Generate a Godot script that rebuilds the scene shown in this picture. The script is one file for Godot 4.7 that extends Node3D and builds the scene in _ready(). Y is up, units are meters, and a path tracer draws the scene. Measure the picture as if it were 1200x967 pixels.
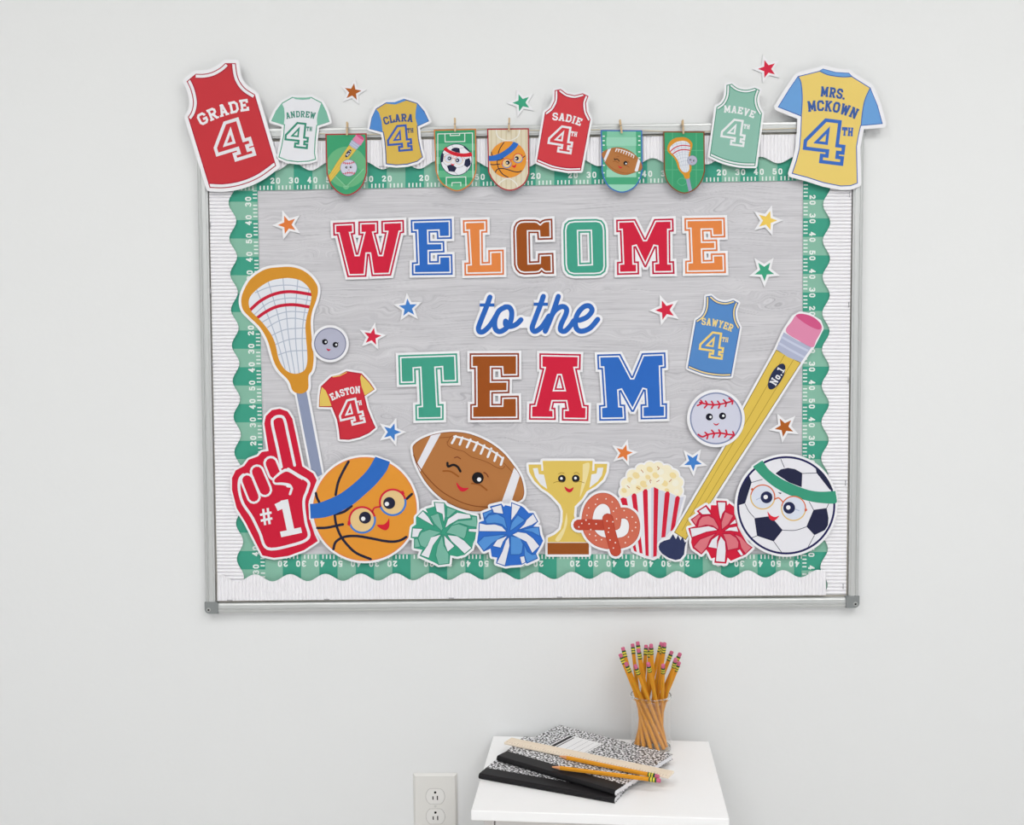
extends Node3D
# A classroom wall: a framed bulletin board covered with paper sports cutouts, a garland of pennants on its top edge,
# and a small white table with notebooks, pencils and a jar below it. Metres; the wall is the plane z = 0.

const FOCAL := 1200.0                       # photograph focal length in pixels (1200 x 967 frame)
const EYE := Vector3(-0.02012, 1.29156, 1.9071)
const YAW := 0.0077
const PITCH := -0.05223
const ROLL := -0.00906
const MID := 1.27                           # height of the board's middle above the floor
const LIT := 1.0                           # how bright a white sheet shows in the photograph

var eye_basis := Basis()
var mats := {}
var counts := {}
# state of the cutout that is being built
var root: Node3D
var root_at := Vector3.ZERO
var face_z := 0.0
var art := Transform2D()                    # moves a drawing (pixels) to a smaller copy on a pennant
var crop := PackedVector2Array()

func _ready() -> void:
	eye_basis = Basis.from_euler(Vector3(PITCH, YAW, ROLL))
	var cam := Camera3D.new()
	cam.name = "camera"
	cam.position = EYE
	cam.basis = eye_basis
	cam.fov = rad_to_deg(2.0 * atan(483.5 / FOCAL))
	cam.near = 0.02
	add_child(cam)
	cam.current = true
	var env := Environment.new()
	env.tonemap_mode = Environment.TONE_MAPPER_LINEAR
	env.tonemap_exposure = 0.83
	env.sdfgi_enabled = true
	env.ssao_enabled = true
	env.ssil_enabled = true
	env.background_mode = Environment.BG_SKY
	var sky := Sky.new()
	var air := ProceduralSkyMaterial.new()
	air.sky_top_color = Color(0.86, 0.88, 0.91)
	air.sky_horizon_color = Color(0.96, 0.965, 0.97)
	air.ground_horizon_color = Color(0.8, 0.8, 0.78)
	air.ground_bottom_color = Color(0.6, 0.6, 0.57)
	air.sky_energy_multiplier = 1.5
	air.ground_energy_multiplier = 1.2
	sky.sky_material = air
	env.sky = sky
	var we := WorldEnvironment.new()
	we.name = "world"
	we.environment = env
	add_child(we)
	build_room()
	for x in [-1.1, 1.1]:
		for z in [1.6, 3.0]:
			ceiling_light(Vector3(x, 2.85, z), 2.15 if x > 0.0 else 1.6, "white rectangular panel light in the ceiling in front of the board")
	build_board()
	build_trims()
	build_letters()
	build_jerseys()
	build_stars()
	build_bottom_row()
	build_garland()
	build_outlet()
	build_table()

# ---------------------------------------------------------------- helpers

func ray(u: float, v: float) -> Vector3:
	return eye_basis * Vector3((u - 600.0) / FOCAL, (483.5 - v) / FOCAL, -1.0)

func at(u: float, v: float, z: float) -> Vector3:       # the point of the plane z that the pixel shows
	var d := ray(u, v)
	return EYE + d * ((z - EYE.z) / d.z)

func on_top(u: float, v: float, y: float) -> Vector3:   # the point of the level y that the pixel shows
	var d := ray(u, v)
	return EYE + d * ((y - EYE.y) / d.y)

func shade(r: int, g: int, b: int) -> Color:            # photograph colour of a sheet under the room's light -> its own colour
	var c := Color8(r, g, b).srgb_to_linear()
	return Color(minf(c.r / LIT, 0.95), minf(c.g / LIT, 0.95), minf(c.b / LIT, 0.95)).linear_to_srgb()

func mat(r: int, g: int, b: int, rough := 0.6, metal := 0.0) -> StandardMaterial3D:
	var key := "%d,%d,%d,%.2f,%.2f" % [r, g, b, rough, metal]
	if not mats.has(key):
		var m := StandardMaterial3D.new()
		m.albedo_color = shade(r, g, b)
		m.roughness = rough
		m.metallic = metal
		m.metallic_specular = 0.25
		mats[key] = m
	return mats[key]

func numbered(n: String) -> String:
	var k: int = counts.get(n, 0)
	counts[n] = k + 1
	return n if k == 0 else "%s_%03d" % [n, k]

func tag(o: Node3D, label: String, category: String, group := "", kind := "") -> void:
	if label: o.set_meta("label", label)
	if category: o.set_meta("category", category)
	if group: o.set_meta("group", group)
	if kind: o.set_meta("kind", kind)

func thing(called: String, label: String, category: String, where: Vector3, group := "") -> Node3D:
	var o := Node3D.new()
	o.name = numbered(called)
	o.position = where
	add_child(o)
	tag(o, label, category, group)
	return o

func mesh_node(called: String, m: Mesh, material: Material, parent: Node, where := Vector3.ZERO) -> MeshInstance3D:
	var o := MeshInstance3D.new()
	o.name = called if parent != self else numbered(called)
	o.mesh = m
	o.material_override = material
	o.position = where
	parent.add_child(o, true)
	return o

func begin() -> SurfaceTool:
	var st := SurfaceTool.new()
	st.begin(Mesh.PRIMITIVE_TRIANGLES)
	return st

func tri(st: SurfaceTool, a: Vector3, b: Vector3, c: Vector3, n: Vector3) -> void:
	# clockwise seen from the side that n points to
	if (b - a).cross(c - a).dot(n) > 0.0:
		var t := b
		b = c
		c = t
	for p in [a, b, c]:
		st.set_normal(n)
		st.add_vertex(p)

func quad(st: SurfaceTool, a: Vector3, b: Vector3, c: Vector3, d: Vector3, hint: Vector3) -> void:
	var n := (b - a).cross(c - a)
	if n.length() < 1e-14:
		n = (c - a).cross(d - a)
	n = n.normalized()
	if n.dot(hint) < 0.0:
		n = -n
	tri(st, a, b, c, n)
	tri(st, a, c, d, n)

func box(st: SurfaceTool, lo: Vector3, hi: Vector3, bevel := 0.0, xf := Transform3D()) -> void:
	# a box whose edges are chamfered
	var c := (lo + hi) * 0.5
	var h := (hi - lo) * 0.5
	var b := minf(bevel, minf(h.x, minf(h.y, h.z)) * 0.95)
	for axis in 3:
		var i := (axis + 1) % 3
		var j := (axis + 2) % 3
		for s in [-1.0, 1.0]:
			var q: Array[Vector3] = []
			for e in [[-1, -1], [1, -1], [1, 1], [-1, 1]]:
				var p := Vector3.ZERO
				p[axis] = h[axis] * s
				p[i] = (h[i] - b) * e[0]
				p[j] = (h[j] - b) * e[1]
				q.append(xf * (c + p))
			var n := Vector3.ZERO
			n[axis] = s
			quad(st, q[0], q[1], q[2], q[3], xf.basis * n)
		if b > 0.0:
			for si in [-1.0, 1.0]:
				for sj in [-1.0, 1.0]:
					var q2: Array[Vector3] = []
					for e in [[-1.0, 0], [1.0, 0], [1.0, 1], [-1.0, 1]]:
						var p := Vector3.ZERO
						p[axis] = (h[axis] - b) * e[0]
						p[i] = (h[i] - (b if e[1] == 1 else 0.0)) * si
						p[j] = (h[j] - (0.0 if e[1] == 1 else b)) * sj
						q2.append(xf * (c + p))
					var n2 := Vector3.ZERO
					n2[i] = si
					n2[j] = sj
					quad(st, q2[0], q2[1], q2[2], q2[3], xf.basis * n2)
	if b > 0.0:
		for sx in [-1.0, 1.0]:
			for sy in [-1.0, 1.0]:
				for sz in [-1.0, 1.0]:
					var s3 := Vector3(sx, sy, sz)
					var q3: Array[Vector3] = []
					for a in 3:
						var p := (h - Vector3.ONE * b) * s3
						p[a] = h[a] * s3[a]
						q3.append(xf * (c + p))
					tri(st, q3[0], q3[1], q3[2], (xf.basis * s3).normalized())

func box_node(called: String, lo: Vector3, hi: Vector3, material: Material, parent: Node, bevel := 0.0) -> MeshInstance3D:
	var st := begin()
	box(st, lo, hi, bevel)
	return mesh_node(called, st.commit(), material, parent)

func lathe(st: SurfaceTool, profile: PackedVector2Array, sides: int, xf := Transform3D(), turn := 0.0) -> void:
	# profile of (radius, height) turned round y; smooth across, flat along
	for k in profile.size() - 1:
		var p := profile[k]
		var q := profile[k + 1]
		var slope := Vector2(q.y - p.y, p.x - q.x).normalized()
		for i in sides:
			var a0 := TAU * i / sides + turn
			var a1 := TAU * (i + 1) / sides + turn
			var d0 := Vector3(cos(a0), 0, sin(a0))
			var d1 := Vector3(cos(a1), 0, sin(a1))
			var n0 := d0
			var n1 := d1
			if sides < 9:
				n0 = (d0 + d1).normalized()
				n1 = n0
			var v := [d0 * p.x + Vector3.UP * p.y, d1 * p.x + Vector3.UP * p.y, d1 * q.x + Vector3.UP * q.y, d0 * q.x + Vector3.UP * q.y]
			var n := [n0 * slope.x + Vector3.UP * slope.y, n1 * slope.x + Vector3.UP * slope.y, n1 * slope.x + Vector3.UP * slope.y, n0 * slope.x + Vector3.UP * slope.y]
			for t in [[0, 2, 1], [0, 3, 2]]:
				var e: Vector3 = (v[t[1]] - v[t[0]]).cross(v[t[2]] - v[t[0]])
				var order: Array = t if e.dot(n[0]) < 0.0 else [t[0], t[2], t[1]]
				for m in order:
					st.set_normal((xf.basis * n[m]).normalized())
					st.add_vertex(xf * v[m])

func tube(st: SurfaceTool, path: PackedVector3Array, r: float, sides := 8) -> void:
	for k in path.size() - 1:
		var y := (path[k + 1] - path[k])
		var l := y.length()
		y /= l
		var x := y.cross(Vector3.UP if absf(y.y) < 0.9 else Vector3.RIGHT).normalized()
		lathe(st, PackedVector2Array([Vector2(0, 0), Vector2(r, 0), Vector2(r, l), Vector2(0, l)]), sides, Transform3D(Basis(x, y, x.cross(y)), path[k]))

# ---------------------------------------------------------------- flat shapes, in pixels of the photograph

func zp(ox: float, oy: float, s: float, a: Array) -> PackedVector2Array:    # x, y pairs read off an enlargement
	var o := PackedVector2Array()
	for i in range(0, a.size(), 2):
		o.append(Vector2(ox + a[i] / s, oy + a[i + 1] / s))
	return o

func curve(p: PackedVector2Array, closed := false, sub := 5) -> PackedVector2Array:
	var o := PackedVector2Array()
	var n := p.size()
	for i in (n if closed else n - 1):
		var a := p[(i - 1 + n) % n] if closed or i > 0 else p[0]
		var b := p[i]
		var c := p[(i + 1) % n]
		var d := p[(i + 2) % n] if closed or i + 2 < n else p[n - 1]
		for k in sub:
			o.append(b.cubic_interpolate(c, a, d, float(k) / sub))
	if not closed:
		o.append(p[n - 1])
	return o

func disc(x: float, y: float, rx: float, ry := -1.0, turn := 0.0, n := 40) -> PackedVector2Array:
	var o := PackedVector2Array()
	if ry < 0.0: ry = rx
	for i in n:
		var a := TAU * i / n
		o.append(Vector2(x, y) + Vector2(cos(a) * rx, sin(a) * ry).rotated(turn))
	return o

func arc_line(x: float, y: float, r: float, a0: float, a1: float, n := 20) -> PackedVector2Array:
	var o := PackedVector2Array()
	for i in n + 1:
		var a := deg_to_rad(lerpf(a0, a1, float(i) / n))
		o.append(Vector2(x + cos(a) * r, y + sin(a) * r))
	return o

func right_way(p: PackedVector2Array) -> PackedVector2Array:
	if Geometry2D.is_polygon_clockwise(p):
		p = p.duplicate()
		p.reverse()
	return p

func grow(p: PackedVector2Array, d: float, rounded := false) -> Array:
	return Geometry2D.offset_polygon(right_way(p), d, Geometry2D.JOIN_ROUND if rounded else Geometry2D.JOIN_MITER)

func grow1(p: PackedVector2Array, d: float, rounded := false) -> PackedVector2Array:
	var best := PackedVector2Array()
	var most := 0.0
	for q in grow(p, d, rounded):
		var r := bounds(q)
		if r.get_area() > most:
			most = r.get_area()
			best = q
	return best

func bounds(p: PackedVector2Array) -> Rect2:
	var r := Rect2(p[0], Vector2.ZERO)
	for q in p: r = r.expand(q)
	return r

func stroke(p: PackedVector2Array, w: float, rounded := true) -> Array:
	return Geometry2D.offset_polyline(p, w * 0.5, Geometry2D.JOIN_ROUND if rounded else Geometry2D.JOIN_MITER, Geometry2D.END_ROUND if rounded else Geometry2D.END_BUTT)

func joined(list: Array) -> Array:                      # union; holes are dropped
	var out: Array = []
	for p in list:
		if Geometry2D.is_polygon_clockwise(p): continue
		var acc: PackedVector2Array = p
		var rest: Array = []
		for q in out:
			var outers: Array = []
			for m in Geometry2D.merge_polygons(acc, q):
				if not Geometry2D.is_polygon_clockwise(m): outers.append(m)
			if outers.size() == 1:
				acc = outers[0]
			else:
				rest.append(q)
		rest.append(acc)
		out = rest
	return out

func split_holes(polys: Array) -> Array:                # outlines and holes -> simple pieces
	var outers: Array = []
	var holes: Array = []
	for p in polys:
		if p.size() < 3: continue
		if Geometry2D.is_polygon_clockwise(p): holes.append(p)
		else: outers.append(p)
	var out: Array = []
	for o in outers:
		var pieces: Array = [o]
		for h in holes:
			if not Geometry2D.is_point_in_polygon(h[0], o): continue
			var hb := bounds(h)
			var cx := hb.get_center().x + 0.013
			var next: Array = []
			for q in pieces:
				var b := bounds(q).grow(5.0)
				if not b.intersects(hb):
					next.append(q)
					continue
				for half in [Rect2(b.position, Vector2(cx - b.position.x, b.size.y)), Rect2(cx, b.position.y, b.end.x - cx, b.size.y)]:
					if half.size.x <= 0.0: continue
					var hp := right_way(PackedVector2Array([half.position, Vector2(half.end.x, half.position.y), half.end, Vector2(half.position.x, half.end.y)]))
					for part in Geometry2D.intersect_polygons(q, hp):
						for left in Geometry2D.clip_polygons(part, right_way(h)):
							if not Geometry2D.is_polygon_clockwise(left): next.append(left)
			pieces = next
		out.append_array(pieces)
	return out

func fill(st: SurfaceTool, polys: Array, z: float, front := true) -> void:
	var n := Vector3(0, 0, 1.0 if front else -1.0)
	for p in split_holes(polys):
		var idx := Geometry2D.triangulate_polygon(p)
		for i in range(0, idx.size(), 3):
			var v: Array[Vector3] = []
			for k in 3:
				var q: Vector2 = p[idx[i + k]]
				v.append(at(q.x, q.y, z) - root_at)
			tri(st, v[0], v[1], v[2], n)

func rims(st: SurfaceTool, polys: Array, z0: float, z1: float) -> void:
	for p in polys:
		var m: int = p.size()
		for i in m:
			var a: Vector2 = p[i]
			var b: Vector2 = p[(i + 1) % m]
			if a.distance_to(b) < 1e-4: continue
			var pa := at(a.x, a.y, z1) - root_at
			var pb := at(b.x, b.y, z1) - root_at
			var out := (pb - pa).cross(Vector3(0, 0, 1)).normalized()
			var mid := (a + b) * 0.5
			var e := (b - a).orthogonal().normalized() * 0.05
			var inside := Geometry2D.is_point_in_polygon(mid + e, p)
			var dir := Vector3(e.x, -e.y, 0) * (-1.0 if inside else 1.0)
			if Geometry2D.is_polygon_clockwise(p): dir = -dir
			if out.dot(dir) < 0.0: out = -out
			var down := Vector3(0, 0, z1 - z0)
			quad(st, pa, pb, pb - down, pa - down, out)

func sheet(polys: Array, z0: float, z1: float) -> ArrayMesh:
	var st := begin()
	fill(st, polys, z1)
	fill(st, polys, z0, false)
	rims(st, polys, z0, z1)
	return st.commit()

func cutout(called: String, label: String, category: String, group: String, paper: Array, z: float, thick := 0.0009) -> Node3D:
	var b := Rect2(paper[0][0], Vector2.ZERO)
	for p in paper:
		b = b.merge(bounds(p))
	root_at = at(b.get_center().x, b.get_center().y, z)
	root = thing(called, label, category, root_at, group)
	face_z = z + thick
	art = Transform2D()
	crop = PackedVector2Array()
	mesh_node("paper_backing", sheet(paper, z, face_z), mat(234, 234, 238, 0.6), root)
	return root

func ink(called: String, polys: Array, material: Material, layer: float, apart := true) -> void:
	# flat print on the sheet in hand; pieces large enough to pick apart become parts of their own
	var list: Array = []
	for p in polys:
		var q: PackedVector2Array = p if art == Transform2D() else art * p
		if crop.size() and not Geometry2D.is_polygon_clockwise(q):
			list.append_array(Geometry2D.intersect_polygons(q, crop))
		else:
			list.append(q)
	var holes: Array = []
	var outers: Array = []
	for p in list:
		if p.size() < 3: continue
		if Geometry2D.is_polygon_clockwise(p): holes.append(p)
		else: outers.append(p)
	var z := face_z + 0.00008 * layer
	var rest := begin()
	var used := false
	for i in outers.size():
		var set_of: Array = [outers[i]]
		for h in holes:
			if Geometry2D.is_point_in_polygon(h[0], outers[i]): set_of.append(h)
		var zi := z + 0.000011 * (i % 6)          # no two pieces lie in the very same plane
		var size := bounds(outers[i]).size
		if apart and outers.size() > 1 and outers.size() < 60 and maxf(size.x, size.y) >= 9.0:
			var st := begin()
			fill(st, set_of, zi)
			var m := st.commit()
			if m.get_surface_count(): mesh_node(called, m, material, root)
		else:
			fill(rest, set_of, zi)
			used = true
	if used:
		var m := rest.commit()
		if m.get_surface_count(): mesh_node(called, m, material, root)

func rw(a: Array) -> Array:
	var o: Array = []
	for p in a: o.append(right_way(p))
	return o

func strokes(list: Array, w: float, rounded := true) -> Array:
	var o: Array = []
	for p in list: o.append_array(stroke(p, w, rounded))
	return o

# ---------------------------------------------------------------- slab lettering

const T := 0.2
var glyphs := {
	"A": [1.0, [[.21, 0, .46, .95], [.79, 0, .54, .95], [.3, .32, .7, .32]], [[0, .07, .4, .07], [.6, .07, 1, .07], [.3, .93, .62, .93]]],
	"C": [.95, [[.84, .64, .84, .76, .7, .9, .3, .9, .14, .75, .14, .25, .3, .1, .7, .1, .84, .24, .84, .34]], []],
	"D": [.98, [[.24, 0, .24, 1], [.04, .9, .66, .9, .86, .72, .86, .28, .66, .1, .04, .1]], []],
	"E": [.92, [[.24, 0, .24, 1], [.03, .9, .8, .9, .8, .68], [.24, .5, .6, .5], [.03, .1, .82, .1, .82, .34]], [[.58, .62, .58, .38]]],
	"G": [1.0, [[.84, .66, .84, .76, .7, .9, .3, .9, .14, .75, .14, .25, .3, .1, .7, .1, .86, .24, .86, .44, .52, .44]], []],
	"H": [1.05, [[.24, 0, .24, 1], [.8, 0, .8, 1], [.24, .5, .8, .5]], [[.02, .93, .46, .93], [.58, .93, 1.02, .93], [.02, .07, .46, .07], [.58, .07, 1.02, .07]]],
	"I": [.5, [[.25, 0, .25, 1]], [[.02, .93, .48, .93], [.02, .07, .48, .07]]],
	"K": [1.05, [[.24, 0, .24, 1], [.24, .4, .8, .95], [.46, .6, .84, .05]], [[.02, .93, .46, .93], [.02, .07, .46, .07], [.62, .93, 1, .93], [.64, .07, 1.04, .07]]],
	"L": [.88, [[.24, 0, .24, 1], [.03, .1, .8, .1, .8, .38]], [[.02, .93, .48, .93]]],
	"M": [1.2, [[.22, 0, .22, 1], [.98, 0, .98, 1], [.22, .95, .6, .25, .98, .95]], [[.02, .93, .3, .93], [.9, .93, 1.18, .93], [.02, .07, .42, .07], [.78, .07, 1.18, .07]]],
	"N": [1.08, [[.24, 0, .24, 1], [.84, 0, .84, 1], [.24, .95, .84, .06]], [[.02, .93, .36, .93], [.62, .93, 1.06, .93], [.02, .07, .46, .07]]],
	"O": [.95, [[.48, .9, .3, .9, .14, .75, .14, .25, .3, .1, .66, .1, .82, .25, .82, .75, .66, .9, .46, .9]], []],
	"R": [1.02, [[.24, 0, .24, 1], [.03, .9, .66, .9, .82, .78, .82, .6, .66, .48, .24, .48], [.5, .48, .78, .08, .78, .05]], [[.02, .07, .46, .07], [.66, .07, 1, .07]]],
	"S": [.92, [[.78, .66, .78, .8, .66, .9, .3, .9, .15, .78, .15, .64, .3, .54, .64, .46, .8, .36, .8, .22, .66, .1, .3, .1, .13, .22, .13, .34]], []],
	"T": [.95, [[.47, 0, .47, 1], [.1, .62, .1, .9, .84, .9, .84, .62]], [[.24, .07, .7, .07]]],
	"V": [1.02, [[.22, 1, .51, .05, .8, 1]], [[.02, .93, .42, .93], [.6, .93, 1, .93]]],
	"W": [1.3, [[.2, 1, .4, .06, .65, .8, .9, .06, 1.1, 1]], [[.02, .93, .4, .93], [.9, .93, 1.28, .93]]],
	"Y": [1.0, [[.2, 1, .5, .45, .8, 1], [.5, 0, .5, .5]], [[.02, .93, .4, .93], [.6, .93, .98, .93], [.27, .07, .73, .07]]],
	"o": [.72, [[.36, .58, .2, .58, .12, .5, .12, .18, .2, .1, .5, .1, .58, .18, .58, .5, .5, .58, .34, .58]], []],
	".": [.36, [[.15, 0, .15, .2]], []],
	"0": [.85, [[.42, .9, .28, .9, .14, .74, .14, .26, .28, .1, .56, .1, .7, .26, .7, .74, .56, .9, .4, .9]], []],
	"1": [.75, [[.42, 0, .42, 1], [.42, .9, .1, .84]], [[.06, .08, .78, .08]]],
	"2": [.85, [[.14, .66, .14, .78, .28, .9, .56, .9, .7, .78, .7, .62, .14, .12], [.08, .1, .74, .1, .74, .3]], []],
	"3": [.85, [[.14, .74, .14, .8, .28, .9, .56, .9, .7, .8, .7, .62, .58, .52, .34, .52], [.58, .52, .72, .4, .72, .22, .58, .1, .26, .1, .12, .2, .12, .28]], []],
	"4": [.9, [[.55, 0, .55, .95, .1, .34, .86, .34]], [[.34, .07, .78, .07]]],
	"5": [.85, [[.7, .9, .18, .9, .16, .52, .54, .58, .72, .44, .72, .24, .58, .1, .26, .1, .12, .2, .12, .3]], []],
	"#": [1.1, [[.32, 0, .44, 1], [.7, 0, .82, 1], [.08, .68, 1.06, .68], [.04, .32, 1.02, .32]], []],
}

func text(words: String, centre: Vector2, h: float, wide: float, turn_deg: float, bend := 0.0, weight := 1.0, gap := 0.14) -> Array:
	# wide: total width in pixels; bend: degrees the line turns from its first letter to its last
	var total := 0.0
	for c in words: total += glyphs[c][0] + gap
	total -= gap
	var sx := wide / (total * h)
	var out: Array = []
	var s := -total * 0.5
	for c in words:
		var g: Array = glyphs[c]
		var mid: float = (s + g[0] * 0.5) * h * sx
		s += g[0] + gap
		var a := 0.0
		var p := Vector2(mid, 0)
		if bend != 0.0:
			var radius := wide / deg_to_rad(bend)
			a = mid / radius
			p = Vector2(sin(a), 1.0 - cos(a)) * radius
		var xf := Transform2D(deg_to_rad(turn_deg), centre) * Transform2D(a, p)
		for set_no in 2:
			for line in g[1 + set_no]:
				var q := PackedVector2Array()
				for i in range(0, line.size(), 2):
					q.append(Vector2((line[i] - g[0] * 0.5) * h * sx, (0.5 - line[i + 1]) * h))
				for poly in Geometry2D.offset_polyline(q, (T if set_no == 0 else 0.15) * 0.5 * h * weight, Geometry2D.JOIN_MITER, Geometry2D.END_BUTT):
					out.append(xf * poly)
	return out

func big_four(called: String, centre: Vector2, h: float, turn_deg: float, line: Material, inner: Material, layer := 4) -> void:
	var xf := Transform2D(deg_to_rad(turn_deg), centre)
	var pts := [.42, 1, .80, 1, .80, .47, .95, .47, .95, .245, .83, .245, .83, .215, .95, .215, .95, 0, .40, 0, .40, .215, .52, .215, .52, .25, .0, .25, .0, .47]
	var outer := PackedVector2Array()
	for i in range(0, pts.size(), 2):
		outer.append(xf * Vector2((pts[i] - .48) * h * 0.98, (.5 - pts[i + 1]) * h))
	var hole := PackedVector2Array()
	for q in [Vector2(.55, .42), Vector2(.55, .84), Vector2(.22, .42)]:
		hole.append(xf * Vector2((q.x - .48) * h * 0.98, (.5 - q.y) * h))
	ink(called, rw([outer]), line, layer)
	var inside := grow(outer, -h * 0.078)
	ink("number_inside", inside, inner, layer + 1)
	ink("number_counter", rw([hole]), line, layer + 2)
	var tiny := grow(hole, -h * 0.062)
	if tiny.size(): ink("counter_inside", tiny, inner, layer + 3)

# ---------------------------------------------------------------- the room

func structure(called: String, lo: Vector3, hi: Vector3, material: Material) -> MeshInstance3D:
	var o := box_node(called, lo, hi, material, self)
	o.set_meta("kind", "structure")
	return o

func build_room() -> void:
	var paint := StandardMaterial3D.new()
	paint.albedo_color = Color(0.893, 0.899, 0.903)
	paint.roughness = 0.75
	var bump := FastNoiseLite.new()
	bump.seed = 3
	bump.frequency = 0.03
	var tex := NoiseTexture2D.new()
	tex.width = 512
	tex.height = 512
	tex.seamless = true
	tex.as_normal_map = true
	tex.bump_strength = 1.5
	tex.noise = bump
	paint.normal_enabled = true
	paint.normal_texture = tex
	paint.normal_scale = 0.12
	paint.uv1_triplanar = true
	paint.uv1_scale = Vector3(2.2, 2.2, 2.2)
	var ceil_m := StandardMaterial3D.new()
	ceil_m.albedo_color = Color(0.93, 0.93, 0.92)
	ceil_m.roughness = 0.9
	var floor_m := StandardMaterial3D.new()
	floor_m.albedo_color = Color(0.86, 0.85, 0.84)
	floor_m.roughness = 0.5
	structure("wall_back", Vector3(-2.6, -0.1, -0.12), Vector3(2.6, 3.0, 0), paint)
	structure("wall_left", Vector3(-2.6, -0.1, 0), Vector3(-2.48, 3.0, 4.0), paint)
	structure("wall_right", Vector3(2.48, -0.1, 0), Vector3(2.6, 3.0, 4.0), paint)
	structure("floor", Vector3(-2.48, -0.1, 0), Vector3(2.48, 0, 4.0), floor_m)
	structure("ceiling", Vector3(-2.48, 2.9, 0), Vector3(2.48, 3.0, 4.0), ceil_m)
	# the wall behind the camera has a wide window
	var front := Node3D.new()
	front.name = "wall_front"
	front.set_meta("kind", "structure")
	add_child(front)
	box_node("wall_below_window", Vector3(-2.6, -0.1, 4.0), Vector3(2.6, 0.9, 4.12), paint, front)
	box_node("wall_above_window", Vector3(-2.6, 2.4, 4.0), Vector3(2.6, 3.0, 4.12), paint, front)
	box_node("wall_beside_window", Vector3(-2.6, 0.9, 4.0), Vector3(-1.5, 2.4, 4.12), paint, front)
	box_node("wall_beside_window", Vector3(1.5, 0.9, 4.0), Vector3(2.6, 2.4, 4.12), paint, front)
	var win := Node3D.new()
	win.name = "window_1"
	win.set_meta("kind", "structure")
	add_child(win)
	var white := mat(225, 225, 225, 0.5)
	for x in [-1.5, -0.52, 0.46, 1.44]:
		box_node("window_frame", Vector3(x, 0.9, 4.03), Vector3(x + 0.06, 2.4, 4.09), white, win, 0.004)
	for y in [0.9, 2.34]:
		box_node("window_rail", Vector3(-1.5, y, 4.03), Vector3(1.5, y + 0.06, 4.09), white, win, 0.004)
	var glass := StandardMaterial3D.new()
	glass.albedo_color = Color(0.97, 0.98, 0.98, 0.05)
	glass.transparency = BaseMaterial3D.TRANSPARENCY_ALPHA
	glass.roughness = 0.02
	for x in [-1.44, -0.46, 0.52]:
		box_node("pane", Vector3(x, 0.96, 4.058), Vector3(x + 0.92, 2.34, 4.062), glass, win)
	var board := structure("baseboard_back", Vector3(-2.48, 0, 0), Vector3(2.48, 0.09, 0.014), white)
	board.set_meta("kind", "structure")

func ceiling_light(where: Vector3, energy: float, label: String) -> void:
	var t := thing("ceiling_light", label, "ceiling light", where, "ceiling panel lights")
	var st := begin()
	for s in [-1.0, 1.0]:
		box(st, Vector3(-0.62, 0, s * 0.42 - 0.02), Vector3(0.62, 0.05, s * 0.42 + 0.02), 0.003)
		box(st, Vector3(s * 0.6 - 0.02, 0, -0.4), Vector3(s * 0.6 + 0.02, 0.05, 0.4), 0.003)
	mesh_node("frame", st.commit(), mat(220, 220, 220, 0.5), t)
	var glow := StandardMaterial3D.new()
	glow.albedo_color = Color(0.9, 0.9, 0.9)
	glow.emission_enabled = true
	glow.emission = Color(1.0, 0.995, 0.985)
	glow.emission_energy_multiplier = 1.5
	box_node("diffuser", Vector3(-0.58, 0.012, -0.4), Vector3(0.58, 0.02, 0.4), glow, t)
	var l := AreaLight3D.new()
	l.name = "panel_light"
	l.area_size = Vector2(1.16, 0.8)
	l.area_normalize_energy = true
	l.light_energy = energy
	l.light_color = Color(1.0, 0.995, 0.985)
	l.area_range = 12.0
	l.shadow_enabled = true
	l.rotation = Vector3(-PI / 2, 0, 0)
	t.add_child(l)

# ---------------------------------------------------------------- the board

const PANEL_Z := 0.0070
var corner: Array[Vector3] = []

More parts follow.
